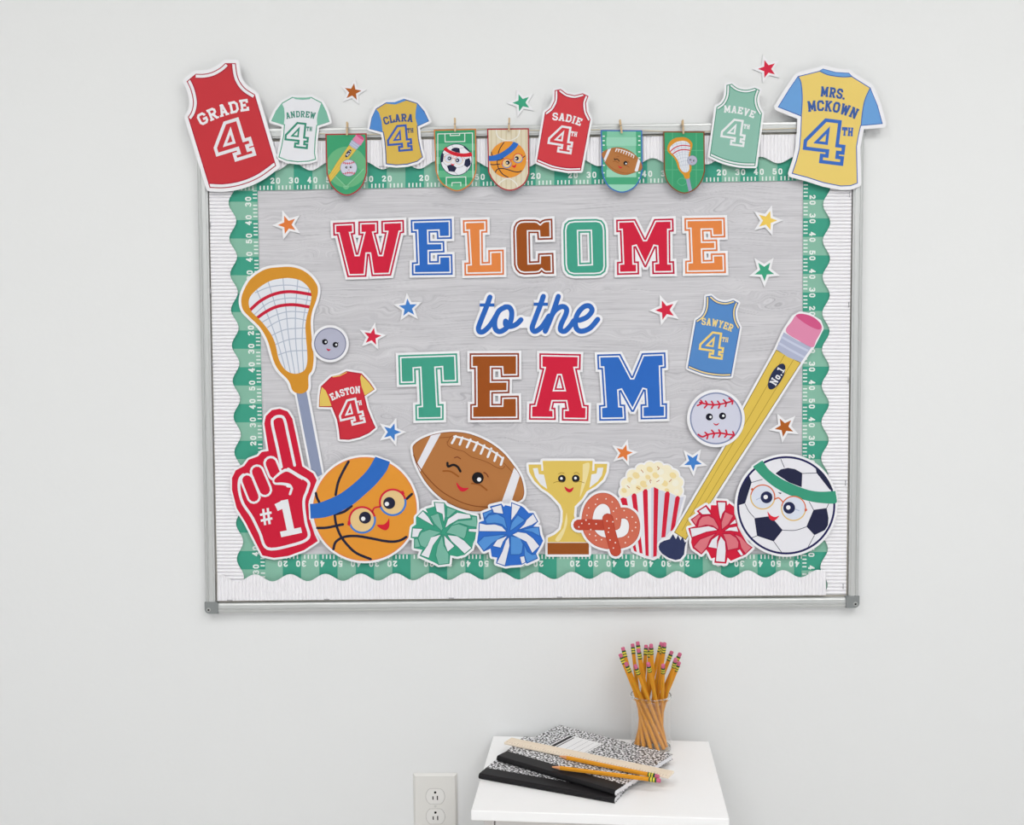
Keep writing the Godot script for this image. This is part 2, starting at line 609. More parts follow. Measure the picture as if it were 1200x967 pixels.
func build_board() -> void:
	# outer corners of the frame, read off the photograph
	for c in [Vector2(229.5, 151), Vector2(1013.5, 141), Vector2(1006.5, 712), Vector2(240.5, 719)]:
		corner.append(at(c.x, c.y, 0.016))
	var centre := (corner[0] + corner[1] + corner[2] + corner[3]) * 0.25
	var o := Vector3(centre.x, centre.y, 0)
	var b := thing("bulletin_board", "wide framed bulletin board hanging on the white wall", "bulletin board", o)
	var metal := mat(200, 202, 202, 0.38, 0.65)
	var plastic := mat(134, 138, 139, 0.45)
	var names := ["frame_rail_top", "frame_rail_side", "frame_rail_bottom", "frame_rail_side"]
	# profile: distance from the outer edge, height off the wall
	var prof := [Vector2(0, 0.0005), Vector2(0, 0.0125), Vector2(0.0018, 0.0150), Vector2(0.0045, 0.0158), Vector2(0.0058, 0.0158), Vector2(0.0066, 0.0146), Vector2(0.0080, 0.0146), Vector2(0.0088, 0.0158), Vector2(0.0150, 0.0154), Vector2(0.0168, 0.0140), Vector2(0.0185, 0.0138), Vector2(0.0192, 0.0125), Vector2(0.0192, 0.0060)]
	for k in 4:
		var a := corner[k]
		var c := corner[(k + 1) % 4]
		var along := (c - a)
		along.z = 0
		along = along.normalized()
		var inward := Vector3(along.y, -along.x, 0)
		if inward.dot(centre - a) < 0.0: inward = -inward
		var st := begin()
		for i in prof.size() - 1:
			var p: Vector2 = prof[i]
			var q: Vector2 = prof[i + 1]
			var row: Array[Vector3] = []
			for e in [[a, 1.0, p], [c, -1.0, p], [c, -1.0, q], [a, 1.0, q]]:
				var w: Vector2 = e[2]
				var s: float = e[1]
				var at_end: Vector3 = e[0] + along * s * 0.012 + inward * w.x
				at_end.z = w.y
				row.append(at_end - o)
			var n2 := (q - p).orthogonal()
			var hint := inward * n2.x + Vector3(0, 0, 1) * n2.y
			if n2.y > 0 or (absf(n2.y) < 1e-6 and p.x < 0.01 and n2.x < 0) or (absf(n2.y) < 1e-6 and p.x > 0.01 and n2.x > 0):
				pass
			else:
				hint = -hint
			quad(st, row[0], row[1], row[2], row[3], hint)
		mesh_node(names[k], st.commit(), metal, b)
	for k in 4:
		var a := corner[k]
		var h := (corner[(k + 1) % 4] - a).normalized() if k % 2 == 0 else (corner[(k + 3) % 4] - a).normalized()
		var v := (corner[(k + 3) % 4] - a).normalized() if k % 2 == 0 else (corner[(k + 1) % 4] - a).normalized()
		h.z = 0
		v.z = 0
		var outline := PackedVector2Array()
		# in (h, v) coordinates; the outer corner is round
		var r := 0.009
		for i in 9:
			var ang := PI + PI / 2 * i / 8.0
			outline.append(Vector2(r + cos(ang) * r, r + sin(ang) * r) - Vector2(0.0006, 0.0006))
		outline.append(Vector2(0.0245, -0.0006))
		outline.append(Vector2(0.0245, 0.0198))
		outline.append(Vector2(0.0198, 0.0215))
		outline.append(Vector2(-0.0006, 0.0215))
		var st := begin()
		var idx := Geometry2D.triangulate_polygon(outline)
		var pos := func(q: Vector2, z: float) -> Vector3:
			var w := a + h * q.x + v * q.y
			w.z = z
			return w - o
		for i in range(0, idx.size(), 3):
			tri(st, pos.call(outline[idx[i]], 0.0172), pos.call(outline[idx[i + 1]], 0.0172), pos.call(outline[idx[i + 2]], 0.0172), Vector3(0, 0, 1))
		for i in outline.size():
			var p := outline[i]
			var q := outline[(i + 1) % outline.size()]
			var m := (p + q) * 0.5 - Vector2(0.011, 0.011)
			quad(st, pos.call(p, 0.0172), pos.call(q, 0.0172), pos.call(q, 0.0004), pos.call(p, 0.0004), h * m.x + v * m.y)
		var cap := mesh_node("corner_cap", st.commit(), plastic, b)
		for ring in [[0.0042, 0.0007, mat(176, 178, 178, 0.4, 0.3), "screw_washer"], [0.0022, 0.0011, mat(32, 30, 34, 0.5), "screw_hole"]]:
			var s2 := begin()
			var spot: Vector3 = pos.call(Vector2(0.0068, 0.0068), 0.0172)
			lathe(s2, PackedVector2Array([Vector2(ring[0], 0), Vector2(ring[0] * 0.85, ring[1]), Vector2(0, ring[1])]), 16, Transform3D(Basis(Vector3(1, 0, 0), PI / 2), spot))
			mesh_node(ring[3], s2.commit(), ring[2], cap)
	# the panel behind the paper
	var inset := 0.012
	var lo := Vector3(minf(corner[0].x, corner[3].x) + inset, minf(corner[2].y, corner[3].y) + inset, 0.001)
	var hi := Vector3(maxf(corner[1].x, corner[2].x) - inset, maxf(corner[0].y, corner[1].y) - inset, PANEL_Z)
	lo.x = maxf(corner[0].x, corner[3].x) + 0.006
	hi.x = minf(corner[1].x, corner[2].x) - 0.006
	lo.y = maxf(corner[2].y, corner[3].y) + 0.006
	hi.y = minf(corner[0].y, corner[1].y) - 0.006
	box_node("panel", lo - o, hi - o, mat(205, 200, 190, 0.8), b)
	build_wood_paper()

func build_wood_paper() -> void:
	# grey whitewashed wood print
	var img := Image.create(1280, 900, false, Image.FORMAT_RGB8)
	var fine := FastNoiseLite.new()
	fine.seed = 11
	fine.noise_type = FastNoiseLite.TYPE_SIMPLEX
	fine.frequency = 1.0
	fine.fractal_octaves = 2
	var base := shade(198, 197, 202)
	for y in 900:
		for x in 1280:
			var plank := floori(y / 74.0)
			var knot := maxf(0.0, fine.get_noise_2d(x * 0.0021 + 50.0, y * 0.0042 + plank * 0.7) - 0.25)
			var warp := fine.get_noise_2d(x * 0.0018 + plank * 9.0, y * 0.003) * 9.0 + knot * fine.get_noise_2d(x * 0.008, y * 0.016 + 40.0) * 42.0
			var yy := y + warp
			var g := fine.get_noise_2d(x * 0.0022 + plank * 31.0, yy * 0.15) * 0.026
			g += fine.get_noise_2d(x * 0.0052 + 7.0, yy * 0.42) * 0.030
			g += fine.get_noise_2d(x * 0.0014 + 3.0, y * 0.02) * 0.014
			var streak := fine.get_noise_2d(x * 0.0045 + 90.0, yy * 0.26)
			if streak > 0.45: g -= (streak - 0.45) * 0.22
			img.set_pixel(x, y, Color(clampf(base.r + g, 0, 1), clampf(base.g + g, 0, 1), clampf(base.b + g * 0.95, 0, 1)))
	var m := StandardMaterial3D.new()
	m.albedo_texture = ImageTexture.create_from_image(img)
	m.roughness = 0.5
	var st := begin()
	var z := PANEL_Z + 0.0006
	var p := [at(258, 170, z), at(985, 162, z), at(980, 695, z), at(266, 697, z)]
	var o: Vector3 = (p[0] + p[2]) * 0.5
	var uv := [Vector2(0, 0), Vector2(1, 0), Vector2(1, 1), Vector2(0, 1)]
	for i in [0, 1, 2, 0, 2, 3]:
		st.set_normal(Vector3(0, 0, 1))
		st.set_uv(uv[i])
		st.add_vertex(p[i] - o)
	var s := mesh_node("wood_print_paper", st.commit(), m, self, o)
	tag(s, "pale grey wood-grain paper lining the middle of the bulletin board", "backing paper")

# ---------------------------------------------------------------- border trims

func build_trims() -> void:
	# each side: inner edge start and end in reading direction, outward unit, first number's place along it, spacing, pattern start, dark start
	var dark := mat(64, 155, 132, 0.5)
	var light := mat(133, 183, 163, 0.5)
	var white := mat(226, 233, 230, 0.5)
	var order := ["20", "30", "40", "50", "40", "30", "20", ""]
	var sides := [
		{"a": Vector2(270, 224), "b": Vector2(972, 211), "out": Vector2(0, -1), "first": 322.5, "step": 21.8, "axis": 0, "turn": 0.0, "back": -2, "label": "green football-field paper border along the board's top edge"},
		{"a": Vector2(311.5, 684), "b": Vector2(301.0, 186), "out": Vector2(-1, 0), "first": 516.6, "step": -21.55, "axis": 1, "turn": -90.0, "back": -7, "label": "green football-field paper border beside the lacrosse stick"},
		{"a": Vector2(972, 649.5), "b": Vector2(268, 649.5), "out": Vector2(0, 1), "first": 802.2, "step": -21.4, "axis": 0, "turn": 180.0, "back": -6, "label": "green football-field paper border along the board's bottom edge"},
		{"a": Vector2(941.2, 182), "b": Vector2(939.5, 684), "out": Vector2(1, 0), "first": 234.2, "step": 21.72, "axis": 1, "turn": 90.0, "back": -2, "label": "green football-field paper border behind the pencil bat's eraser"},
	]
	var zs := [0.0092, 0.0087, 0.0082, 0.0087]
	for i in 4:
		var d: Dictionary = sides[i]
		var a: Vector2 = d.a
		var b: Vector2 = d.b
		var out: Vector2 = d.out
		var w := 41.0
		var paper := right_way(PackedVector2Array([a, b, b + out * w, a + out * w]))
		var z: float = zs[i]
		cutout("football_field_border", d.label, "border", "green football-field borders", [paper], z - 0.0004, 0.0004)
		ink("field_print", [paper], dark, 1)
		var along := func(s: float) -> Vector2:       # point of the inner edge at that pixel coordinate
			var t: float = (s - a[d.axis]) / (b[d.axis] - a[d.axis])
			return a.lerp(b, t)
		var bands: Array = []
		var ticks: Array = []
		var digits: Array = []
		var first: float = d.first
		var step: float = d.step
		var lo := minf(a[d.axis], b[d.axis])
		var hi := maxf(a[d.axis], b[d.axis])
		for k in range(-12, 44):
			var s0 := first + step * k
			var s1 := s0 + step
			if maxf(s0, s1) <= lo or minf(s0, s1) >= hi: continue
			var c0 := clampf(s0, lo, hi)
			var c1 := clampf(s1, lo, hi)
			if posmod(k, 2) == 0:
				var p0: Vector2 = along.call(c0)
				var p1: Vector2 = along.call(c1)
				bands.append(right_way(PackedVector2Array([p0, p1, p1 + out * w, p0 + out * w])))
			for q in [0.2, 0.4, 0.6, 0.8]:
				var s := s0 + step * float(q)
				if s < lo + 1 or s > hi - 1: continue
				var p: Vector2 = along.call(s)
				var e: Vector2 = (b - a).normalized() * 0.75
				ticks.append(right_way(PackedVector2Array([p - e + out * 0.7, p + e + out * 0.7, p + e + out * 5.6, p - e + out * 5.6])))
			var word: String = order[posmod(k, 8)]
			if word and s0 > lo + 8 and s0 < hi - 8:
				var c: Vector2 = along.call(s0)
				digits.append_array(text(word, c + out * 11.2, 7.0, 11.6, d.turn, 0.0, 1.1, 0.36))
		ink("light_field_band", bands, light, 2)
		ink("yard_ticks", ticks, white, 3, false)
		ink("yard_numbers", digits, white, 3, false)
	# white corrugated border strips with a scalloped inner edge
	# outer edge, tips and valleys as lines between two pixel points; tip anchor and period along the strip
	var strips := [
		{"o": [Vector2(243, 167.0), Vector2(1000, 156.5)], "tip": [Vector2(366, 199.7), Vector2(914, 191.3)], "val": [Vector2(366, 190.4), Vector2(914, 183.5)], "axis": 0, "anchor": 490.9, "period": 42.15, "from": 246.0, "to": 998.0, "z": 0.0122, "label": "white corrugated scalloped border along the board's top edge"},
		{"o": [Vector2(244.0, 170), Vector2(255.2, 706)], "tip": [Vector2(276.8, 261), Vector2(284.8, 633)], "val": [Vector2(268.3, 261), Vector2(277.4, 650)], "axis": 1, "anchor": 300.6, "period": 41.75, "from": 170.0, "to": 688.0, "z": 0.0095, "label": "white corrugated scalloped border behind the foam finger"},
		{"o": [Vector2(252, 704.4), Vector2(960, 697.6)], "tip": [Vector2(298.8, 673.3), Vector2(957, 668)], "val": [Vector2(298.8, 681.6), Vector2(957, 676.5)], "axis": 0, "anchor": 298.8, "period": 41.25, "from": 254.5, "to": 968.0, "z": 0.0129, "label": "white corrugated scalloped border along the board's bottom edge"},
		{"o": [Vector2(998.6, 190), Vector2(991.4, 702)], "tip": [Vector2(964.7, 239), Vector2(961.5, 667)], "val": [Vector2(973.2, 239), Vector2(970.0, 667)], "axis": 1, "anchor": 239.5, "period": 42.5, "from": 168.0, "to": 697.0, "z": 0.0095, "label": "white corrugated scalloped border behind the soccer ball"},
	]
	var card := mat(240, 239, 243, 0.6)
	var flute := [0.0, 0.36, 0.74, 0.95, 1.0, 0.95, 0.74, 0.36]
	for d in strips:
		var ax: int = d.axis
		var other := 1 - ax
		var val := func(line: Array, s: float) -> float:
			var p: Vector2 = line[0]
			var q: Vector2 = line[1]
			return lerpf(p[other], q[other], (s - p[ax]) / (q[ax] - p[ax]))
		var lo: float = d["from"]
		var hi: float = d.to
		var rib := 4.16
		var n := roundi((hi - lo) / rib) * 8
		var mid := (lo + hi) * 0.5
		var mo: float = val.call(d.o, mid)
		var origin := at(mid if ax == 0 else mo, mo if ax == 0 else mid, d.z)
		var top_row := PackedVector3Array()
		var low_row := PackedVector3Array()
		for i in n + 1:
			var s := lerpf(lo, hi, float(i) / n)
			var t: float = val.call(d.tip, s)
			var v: float = val.call(d.val, s)
			var e := lerpf(v, t, 0.5 + 0.5 * cos(TAU * (s - d.anchor) / d.period))
			var oe: float = val.call(d.o, s)
			# rounded flutes with narrow valleys
			var z: float = d.z + (0.0034 if ax == 1 else 0.0027) * flute[i % 8]
			var po := Vector2(s, oe) if ax == 0 else Vector2(oe, s)
			var pe := Vector2(s, e) if ax == 0 else Vector2(e, s)
			top_row.append(at(po.x, po.y, z) - origin)
			low_row.append(at(pe.x, pe.y, z) - origin)
		var st := begin()
		for i in n:
			quad(st, top_row[i], top_row[i + 1], low_row[i + 1], low_row[i], Vector3(0, 0, 1))
		# cut edge of the corrugated sheet
		for i in n:
			var dn := Vector3(0, 0, 0.0005)
			quad(st, low_row[i], low_row[i + 1], low_row[i + 1] - dn, low_row[i] - dn, low_row[i] - top_row[i])
		var o := mesh_node("corrugated_border", st.commit(), card, self, origin)
		tag(o, d.label, "border", "white corrugated borders")
	# staples that hold the white strips
	var steel := mat(176, 176, 182, 0.4, 0.5)
	var proto: ArrayMesh
	var ss := begin()
	box(ss, Vector3(-0.0008, -0.0048, 0), Vector3(0.0008, 0.0048, 0.0006), 0.0002)
	box(ss, Vector3(-0.0008, -0.0048, -0.001), Vector3(0.0008, -0.004, 0.0006), 0.0002)
	box(ss, Vector3(-0.0008, 0.004, -0.001), Vector3(0.0008, 0.0048, 0.0006), 0.0002)
	proto = ss.commit()
	for q in [[246.5, 264.5, 0], [246.5, 341.5, 0], [249.0, 427, 0], [250.0, 514, 0], [269.5, 703.6, 1], [383, 702.6, 1], [529, 701, 1], [656, 699.8, 1], [792, 699.5, 1], [995.6, 228, 0], [994.6, 357, 0], [994, 446, 0], [988, 687.5, 0], [447, 195.2, 1], [760.5, 160, 1], [990.8, 566, 0]]:
		var vertical: bool = q[2] == 0
		var where := at(q[0], q[1], 0.0128 if vertical else 0.0155)
		var s := mesh_node("staple", proto, steel, self, where)
		if not vertical: s.rotation.z = PI / 2
		var which := "white border behind the foam finger and lacrosse stick" if vertical and q[0] < 500 else ("white border behind the soccer ball" if vertical else ("white border along the board's bottom edge" if q[1] > 400 else "white border along the board's top edge"))
		tag(s, "small steel staple in the " + which, "staple", "staples in the " + which)

# ---------------------------------------------------------------- the headline

func varsity(called: String, label: String, outline: PackedVector2Array, hole: PackedVector2Array, c: Array, ring: Array, z: float, rounded := false) -> void:
	var shape: Array = [right_way(outline)]
	var paper: Array = []
	for p in grow(outline, 2.75, rounded): paper.append(p)
	if hole.size():
		for h in grow(hole, -2.2):
			var r := right_way(h)
			r.reverse()
			paper.append(r)
	cutout(called, label, "letter", "headline letters", paper, z)
	var outer := mat(ring[0], ring[1], ring[2], 0.5)
	var inner := mat(c[0], c[1], c[2], 0.5)
	var white := mat(234, 234, 238, 0.6)
	ink("outline_print", _ring(shape, hole, 0.0, rounded), outer, 1)
	ink("inline_print", _ring(shape, hole, 2.0, rounded), white, 2)
	ink("letter_print", _ring(shape, hole, 3.65, rounded), inner, 3)

func _ring(shape: Array, hole: PackedVector2Array, d: float, rounded: bool) -> Array:
	var out: Array = []
	for p in shape:
		if d == 0.0: out.append(p)
		else: out.append_array(grow(p, -d, rounded))
	if hole.size():
		var h := right_way(hole) if d == 0.0 else right_way(grow1(hole, d))
		h = h.duplicate()
		h.reverse()
		out.append(h)
	return out

func build_letters() -> void:
	var red := [204, 33, 62]
	var ring_red := [186, 20, 62]
	var blue := [46, 104, 190]
	var ring_blue := [42, 94, 178]
	var orange := [223, 132, 70]
	var brown := [152, 78, 28]
	var ring_brown := [140, 60, 36]
	var green := [66, 157, 134]
	var none := PackedVector2Array()
	var z := 0.0096
	varsity("letter_w", "red varsity letter W beginning the word WELCOME", zp(385, 245, 7.5, [38, 122, 232, 113, 236, 222, 211, 225, 251, 388, 291, 230, 262, 232, 262, 109, 437, 104, 438, 218, 414, 221, 458, 388, 495, 217, 465, 216, 463, 103, 663, 95, 665, 210, 638, 214, 550, 586, 378, 592, 350, 408, 333, 596, 166, 600, 75, 233, 42, 236]), none, red, ring_red, z + 0.0006)
	varsity("letter_e", "blue varsity letter E in the word WELCOME", zp(385, 245, 7.5, [722, 95, 1083, 85, 1085, 262, 953, 265, 950, 206, 893, 208, 895, 282, 1017, 281, 1020, 382, 897, 386, 898, 458, 955, 457, 955, 400, 1088, 397, 1092, 578, 733, 583, 732, 470, 772, 467, 762, 208, 725, 210]), none, blue, ring_blue, z)
	varsity("letter_l", "orange varsity letter L in the word WELCOME", zp(535, 245, 7.5, [55, 98, 270, 92, 272, 207, 230, 209, 234, 466, 280, 464, 278, 361, 415, 356, 418, 578, 70, 586, 68, 472, 107, 470, 92, 208, 58, 212]), none, orange, [214, 118, 66], z + 0.0003)
	varsity("letter_c", "brown varsity letter C in the word WELCOME", curve_corners(zp(535, 245, 7.5, [497, 200, 503, 155, 524, 117, 560, 96, 600, 92, 690, 92, 718, 98, 735, 112, 752, 97, 780, 88, 842, 84, 846, 268, 712, 272, 708, 213, 645, 213, 650, 460, 714, 457, 716, 390, 852, 384, 857, 570, 785, 572, 762, 565, 748, 553, 733, 568, 700, 574, 595, 578, 552, 567, 520, 535, 505, 490])), none, brown, ring_brown, z + 0.0008)
	varsity("letter_o", "green varsity letter O in the word WELCOME", zp(590, 230, 4.138, [290, 165, 296, 135, 315, 117, 345, 112, 450, 110, 476, 116, 492, 137, 497, 165, 500, 340, 494, 366, 474, 382, 442, 386, 340, 387, 314, 379, 298, 359, 293, 330]), zp(590, 230, 4.138, [371, 178, 415, 177, 419, 321, 375, 323]), green, green, z)
	varsity("letter_m", "red varsity letter M in the word WELCOME", zp(695, 245, 7.06, [190, 88, 350, 83, 430, 242, 505, 82, 665, 78, 668, 187, 638, 188, 640, 432, 670, 430, 675, 537, 490, 540, 487, 432, 520, 430, 515, 322, 440, 483, 425, 483, 347, 322, 350, 434, 380, 433, 382, 541, 198, 546, 197, 438, 232, 435, 222, 190, 192, 193]), none, red, ring_red, z + 0.0004)
	varsity("letter_e", "orange varsity letter E ending the word WELCOME", zp(695, 245, 7.06, [755, 75, 1090, 70, 1095, 235, 972, 238, 968, 185, 915, 186, 917, 255, 1028, 252, 1030, 348, 918, 350, 920, 422, 975, 420, 973, 368, 1095, 365, 1100, 530, 762, 535, 762, 428, 800, 425, 790, 180, 757, 182]), none, orange, [218, 122, 66], z)
	varsity("letter_t", "green varsity letter T beginning the word TEAM", zp(465, 405, 7.5, [12, 85, 530, 68, 540, 329, 388, 333, 382, 208, 357, 210, 372, 515, 412, 513, 412, 655, 165, 660, 162, 520, 203, 516, 190, 214, 166, 216, 170, 341, 20, 345]), none, green, green, z + 0.0003)
	varsity("letter_e", "brown varsity letter E in the word TEAM", zp(465, 405, 7.5, [640, 68, 1075, 66, 1075, 277, 915, 280, 910, 208, 845, 208, 845, 299, 993, 297, 990, 420, 845, 423, 845, 512, 910, 512, 912, 443, 1073, 440, 1075, 652, 645, 655, 645, 515, 683, 513, 680, 208, 640, 208]), none, brown, ring_brown, z + 0.0006)
	varsity("letter_a", "red varsity letter A in the word TEAM", zp(610, 405, 6.667, [147, 60, 472, 67, 468, 190, 441, 190, 500, 463, 533, 465, 530, 590, 322, 587, 323, 487, 350, 487, 344, 450, 262, 450, 254, 486, 273, 486, 276, 582, 65, 580, 68, 455, 105, 453, 170, 189, 147, 187]), zp(610, 405, 6.667, [304, 246, 326, 334, 281, 334]), red, ring_red, z)
	varsity("letter_m", "blue varsity letter M ending the word TEAM", zp(610, 405, 6.667, [598, 70, 780, 65, 872, 241, 948, 60, 1132, 53, 1137, 175, 1105, 178, 1115, 452, 1145, 450, 1145, 573, 938, 578, 937, 460, 972, 458, 966, 356, 885, 518, 866, 518, 780, 362, 786, 460, 818, 462, 825, 585, 615, 588, 612, 467, 650, 463, 632, 187, 603, 188]), none, blue, ring_blue, z + 0.0004)
	# to the
	var o := Vector2(540, 335)
	var f := 6.667
	var lines: Array = []
	for a in [
		[228, 88, 200, 165, 160, 265, 138, 330, 150, 360, 185, 352, 235, 300, 275, 235],
		[345, 168, 300, 195, 268, 260, 268, 330, 300, 358, 350, 335, 388, 280, 398, 210, 380, 170, 345, 165],
		[350, 275, 352, 305, 385, 318, 435, 300, 470, 265],
		[645, 82, 620, 155, 580, 260, 558, 325, 572, 355, 605, 345, 645, 305, 690, 235],
		[762, 82, 735, 165, 700, 260, 660, 355],
		[690, 270, 735, 195, 790, 162, 825, 180, 820, 225, 785, 300, 780, 345, 812, 355, 850, 320, 885, 270],
		[925, 270, 985, 245, 1025, 195, 1005, 158, 960, 165, 915, 215, 895, 280, 905, 335, 945, 355, 1010, 330, 1070, 262],
	]:
		lines.append(curve(zp(o.x, o.y, f, a), false, 6))
	var bars := [zp(o.x, o.y, f, [148, 150, 262, 150]), zp(o.x, o.y, f, [570, 144, 680, 144])]
	var fat: Array = []
	for l in lines: fat.append_array(stroke(l, 12.0))
	for l in bars: fat.append_array(stroke(l, 10.6, false))
	fat.append_array(rw([zp(o.x, o.y, f, [430, 240, 600, 240, 600, 330, 430, 330])]))
	cutout("script_phrase", "blue script phrase reading to the, cut out with a white edge", "lettering", "", joined(fat), 0.0096)
	var thin: Array = []
	for l in lines: thin.append_array(stroke(l, 6.1))
	for l in bars: thin.append_array(stroke(l, 3.8, false))
	thin.append_array(stroke(zp(o.x, o.y, f, [640, 350, 676, 350]), 3.0, false))
	ink("script_print", thin, mat(44, 100, 184, 0.5), 1, false)

func curve_corners(p: PackedVector2Array) -> PackedVector2Array:
	return p

# ---------------------------------------------------------------- jerseys

func jersey(called: String, label: String, group: String, outline: PackedVector2Array, z: float, margin: float, edge: Array, body: Array, line_w := 1.15) -> void:
	cutout(called, label, "jersey", group, grow(outline, margin, true), z)
	ink("edge_line", rw([outline]), mat(edge[0], edge[1], edge[2], 0.5), 1)
	ink("fabric_print", grow(outline, -line_w), mat(body[0], body[1], body[2], 0.5), 2)

func tank(outline: PackedVector2Array, neck: PackedVector2Array, arm_a: PackedVector2Array, arm_b: PackedVector2Array, hem: PackedVector2Array, w: float, line: Array, trim: Array) -> void:
	# contrast bands along neck, armholes and hem, kept inside the jersey
	var inside := grow1(outline, -1.15)
	var bands: Array = []
	var lines: Array = []
	for p in [neck, arm_a, arm_b, hem]:
		var c := curve(p, false, 6)
		for q in stroke(c, w * 2.0 + 4.9, false): lines.append_array(Geometry2D.intersect_polygons(q, inside))
		for q in stroke(c, w * 2.0 + 2.6, false): bands.append_array(Geometry2D.intersect_polygons(q, inside))
	ink("trim_line", lines, mat(line[0], line[1], line[2], 0.5), 3)
	ink("trim_band", bands, mat(trim[0], trim[1], trim[2], 0.5), 4)

func build_jerseys() -> void:
	var top := "jersey cutouts along the board's top edge"
	var on := "jersey cutouts on the wood-grain paper"
	var white := [231, 231, 235]
	# big red tank
	var s := [200.0, 60.0, 5.37]
	var neck := zp(200, 60, 5.37, [158, 142, 210, 142, 262, 130, 310, 104, 342, 75])
	var arm_a := zp(200, 60, 5.37, [100, 190, 125, 245, 140, 320, 130, 378, 108, 414])
	var arm_b := zp(200, 60, 5.37, [410, 75, 425, 165, 465, 228, 530, 272])
	var hem := zp(200, 60, 5.37, [245, 860, 340, 862, 450, 842, 560, 796, 664, 722])
	var outline := _tank_outline(neck, arm_a, arm_b, hem)
	jersey("jersey", "large red sleeveless jersey cutout lettered GRADE over a number 4", top, outline, 0.0186, 4.2, [168, 28, 58], [194, 54, 62])
	tank(outline, neck, arm_a, arm_b, hem, 3.2, [168, 28, 58], white)
	ink("name_print", text("GRADE", _z(s, 326, 372), 14.0, 62.0, -18, 24), mat(231, 231, 235, 0.5), 5, false)
	big_four("number_print", _z(s, 386, 565), 49.0, -17, mat(226, 226, 231, 0.5), mat(194, 54, 62, 0.5))
	# white with green sleeves
	outline = zp(200, 60, 5.37, [765, 288, 800, 292, 850, 292, 885, 288, 950, 322, 980, 380, 1000, 445, 922, 470, 912, 560, 908, 640, 915, 682, 870, 695, 800, 699, 730, 690, 678, 668, 695, 600, 708, 530, 713, 465, 632, 440, 662, 375, 700, 325])
	jersey("jersey", "white jersey cutout with mint green sleeves", top, outline, 0.0186, 2.6, [78, 160, 132], [226, 227, 233])
	ink("sleeve_print", rw([zp(200, 60, 5.37, [700, 327, 714, 360, 718, 410, 712, 463, 634, 439, 664, 376]), zp(200, 60, 5.37, [948, 324, 926, 390, 920, 430, 922, 469, 998, 444, 978, 380]), zp(200, 60, 5.37, [767, 289, 800, 292, 850, 292, 884, 289, 876, 302, 830, 306, 784, 302])]), mat(122, 182, 162, 0.5), 3)
	ink("name_print", text("ANDREW", _z(s, 818, 396), 7.6, 35.0, 0, 28, 0.9), mat(70, 140, 124, 0.5), 4, false)
	big_four("number_print", _z(s, 796, 528), 30.5, 6, mat(58, 142, 118, 0.5), mat(226, 227, 233, 0.5))
	ink("suffix_print", text("TH", _z(s, 873, 489), 5.2, 6.6, 3), mat(70, 140, 124, 0.5), 4, false)
	# yellow with blue sleeves, small
	s = [370.0, 80.0, 6.04]
	outline = zp(370, 80, 6.04, [500, 240, 560, 240, 625, 216, 720, 246, 770, 305, 803, 375, 722, 412, 730, 500, 744, 570, 760, 630, 720, 662, 650, 682, 570, 688, 495, 680, 492, 590, 486, 520, 475, 455, 380, 430, 395, 350, 425, 286])
	jersey("jersey", "small yellow jersey cutout with blue sleeves", top, outline, 0.0186, 2.6, [60, 88, 150], [211, 178, 84])
	ink("sleeve_print", rw([zp(370, 80, 6.04, [427, 289, 448, 315, 466, 375, 474, 452, 384, 428, 398, 352]), zp(370, 80, 6.04, [717, 250, 708, 300, 706, 350, 721, 408, 798, 373, 766, 308]), zp(370, 80, 6.04, [500, 241, 560, 240, 625, 218, 640, 228, 565, 256, 496, 250])]), mat(80, 136, 204, 0.5), 3)
	ink("name_print", text("CLARA", _z(s, 583, 352), 9.2, 35.0, -6, 30), mat(60, 84, 140, 0.5), 4, false)
	big_four("number_print", _z(s, 592, 496), 31.5, -5, mat(56, 92, 176, 0.5), mat(211, 178, 84, 0.5))
	ink("suffix_print", text("TH", _z(s, 670, 440), 5.6, 7.4, -3), mat(84, 92, 110, 0.5), 4, false)
	# red tank, small
	s = [500.0, 90.0, 6.0]
	neck = zp(500, 90, 6.0, [942, 86, 985, 118, 1040, 130, 1097, 116])
	arm_a = zp(500, 90, 6.0, [900, 95, 898, 165, 872, 218, 832, 250])
	arm_b = zp(500, 90, 6.0, [1138, 135, 1120, 185, 1126, 245, 1152, 300])
	hem = zp(500, 90, 6.0, [773, 598, 880, 642, 990, 662, 1085, 660])
	outline = PackedVector2Array(neck)
	outline.append_array(arm_b)
	var h2 := hem.duplicate()
	h2.reverse()
	outline.append_array(h2)
	var a2 := arm_a.duplicate()
	a2.reverse()
	outline.append_array(a2)
	jersey("jersey", "small red sleeveless jersey cutout with white trim", top, outline, 0.0186, 2.4, [168, 28, 58], [204, 62, 70], 0.9)
	tank(outline, neck, arm_a, arm_b, hem, 1.7, [168, 28, 58], white)
	ink("name_print", text("SADIE", _z(s, 988, 290), 9.0, 35.0, 12, 24), mat(231, 231, 235, 0.5), 5, false)
	big_four("number_print", _z(s, 945, 438), 32.0, 9, mat(226, 226, 231, 0.5), mat(204, 62, 70, 0.5))
	ink("suffix_print", text("TH", _z(s, 1037, 402), 5.6, 7.4, 9), mat(231, 231, 235, 0.5), 5, false)
	# mint tank
	s = [690.0, 80.0, 5.714]
	neck = zp(690, 80, 5.714, [958, 104, 1000, 134, 1056, 144, 1112, 131])
	arm_a = zp(690, 80, 5.714, [922, 112, 918, 180, 895, 230, 855, 260])
	arm_b = zp(690, 80, 5.714, [1145, 146, 1128, 200, 1134, 252, 1160, 302])
	hem = zp(690, 80, 5.714, [810, 588, 910, 630, 1015, 652, 1115, 655])
	outline = _tank2(neck, arm_a, arm_b, hem)
	jersey("jersey", "mint green sleeveless jersey cutout with white trim", top, outline, 0.0186, 2.4, [70, 140, 116], [138, 185, 170], 0.9)
	tank(outline, neck, arm_a, arm_b, hem, 1.7, [80, 150, 126], white)
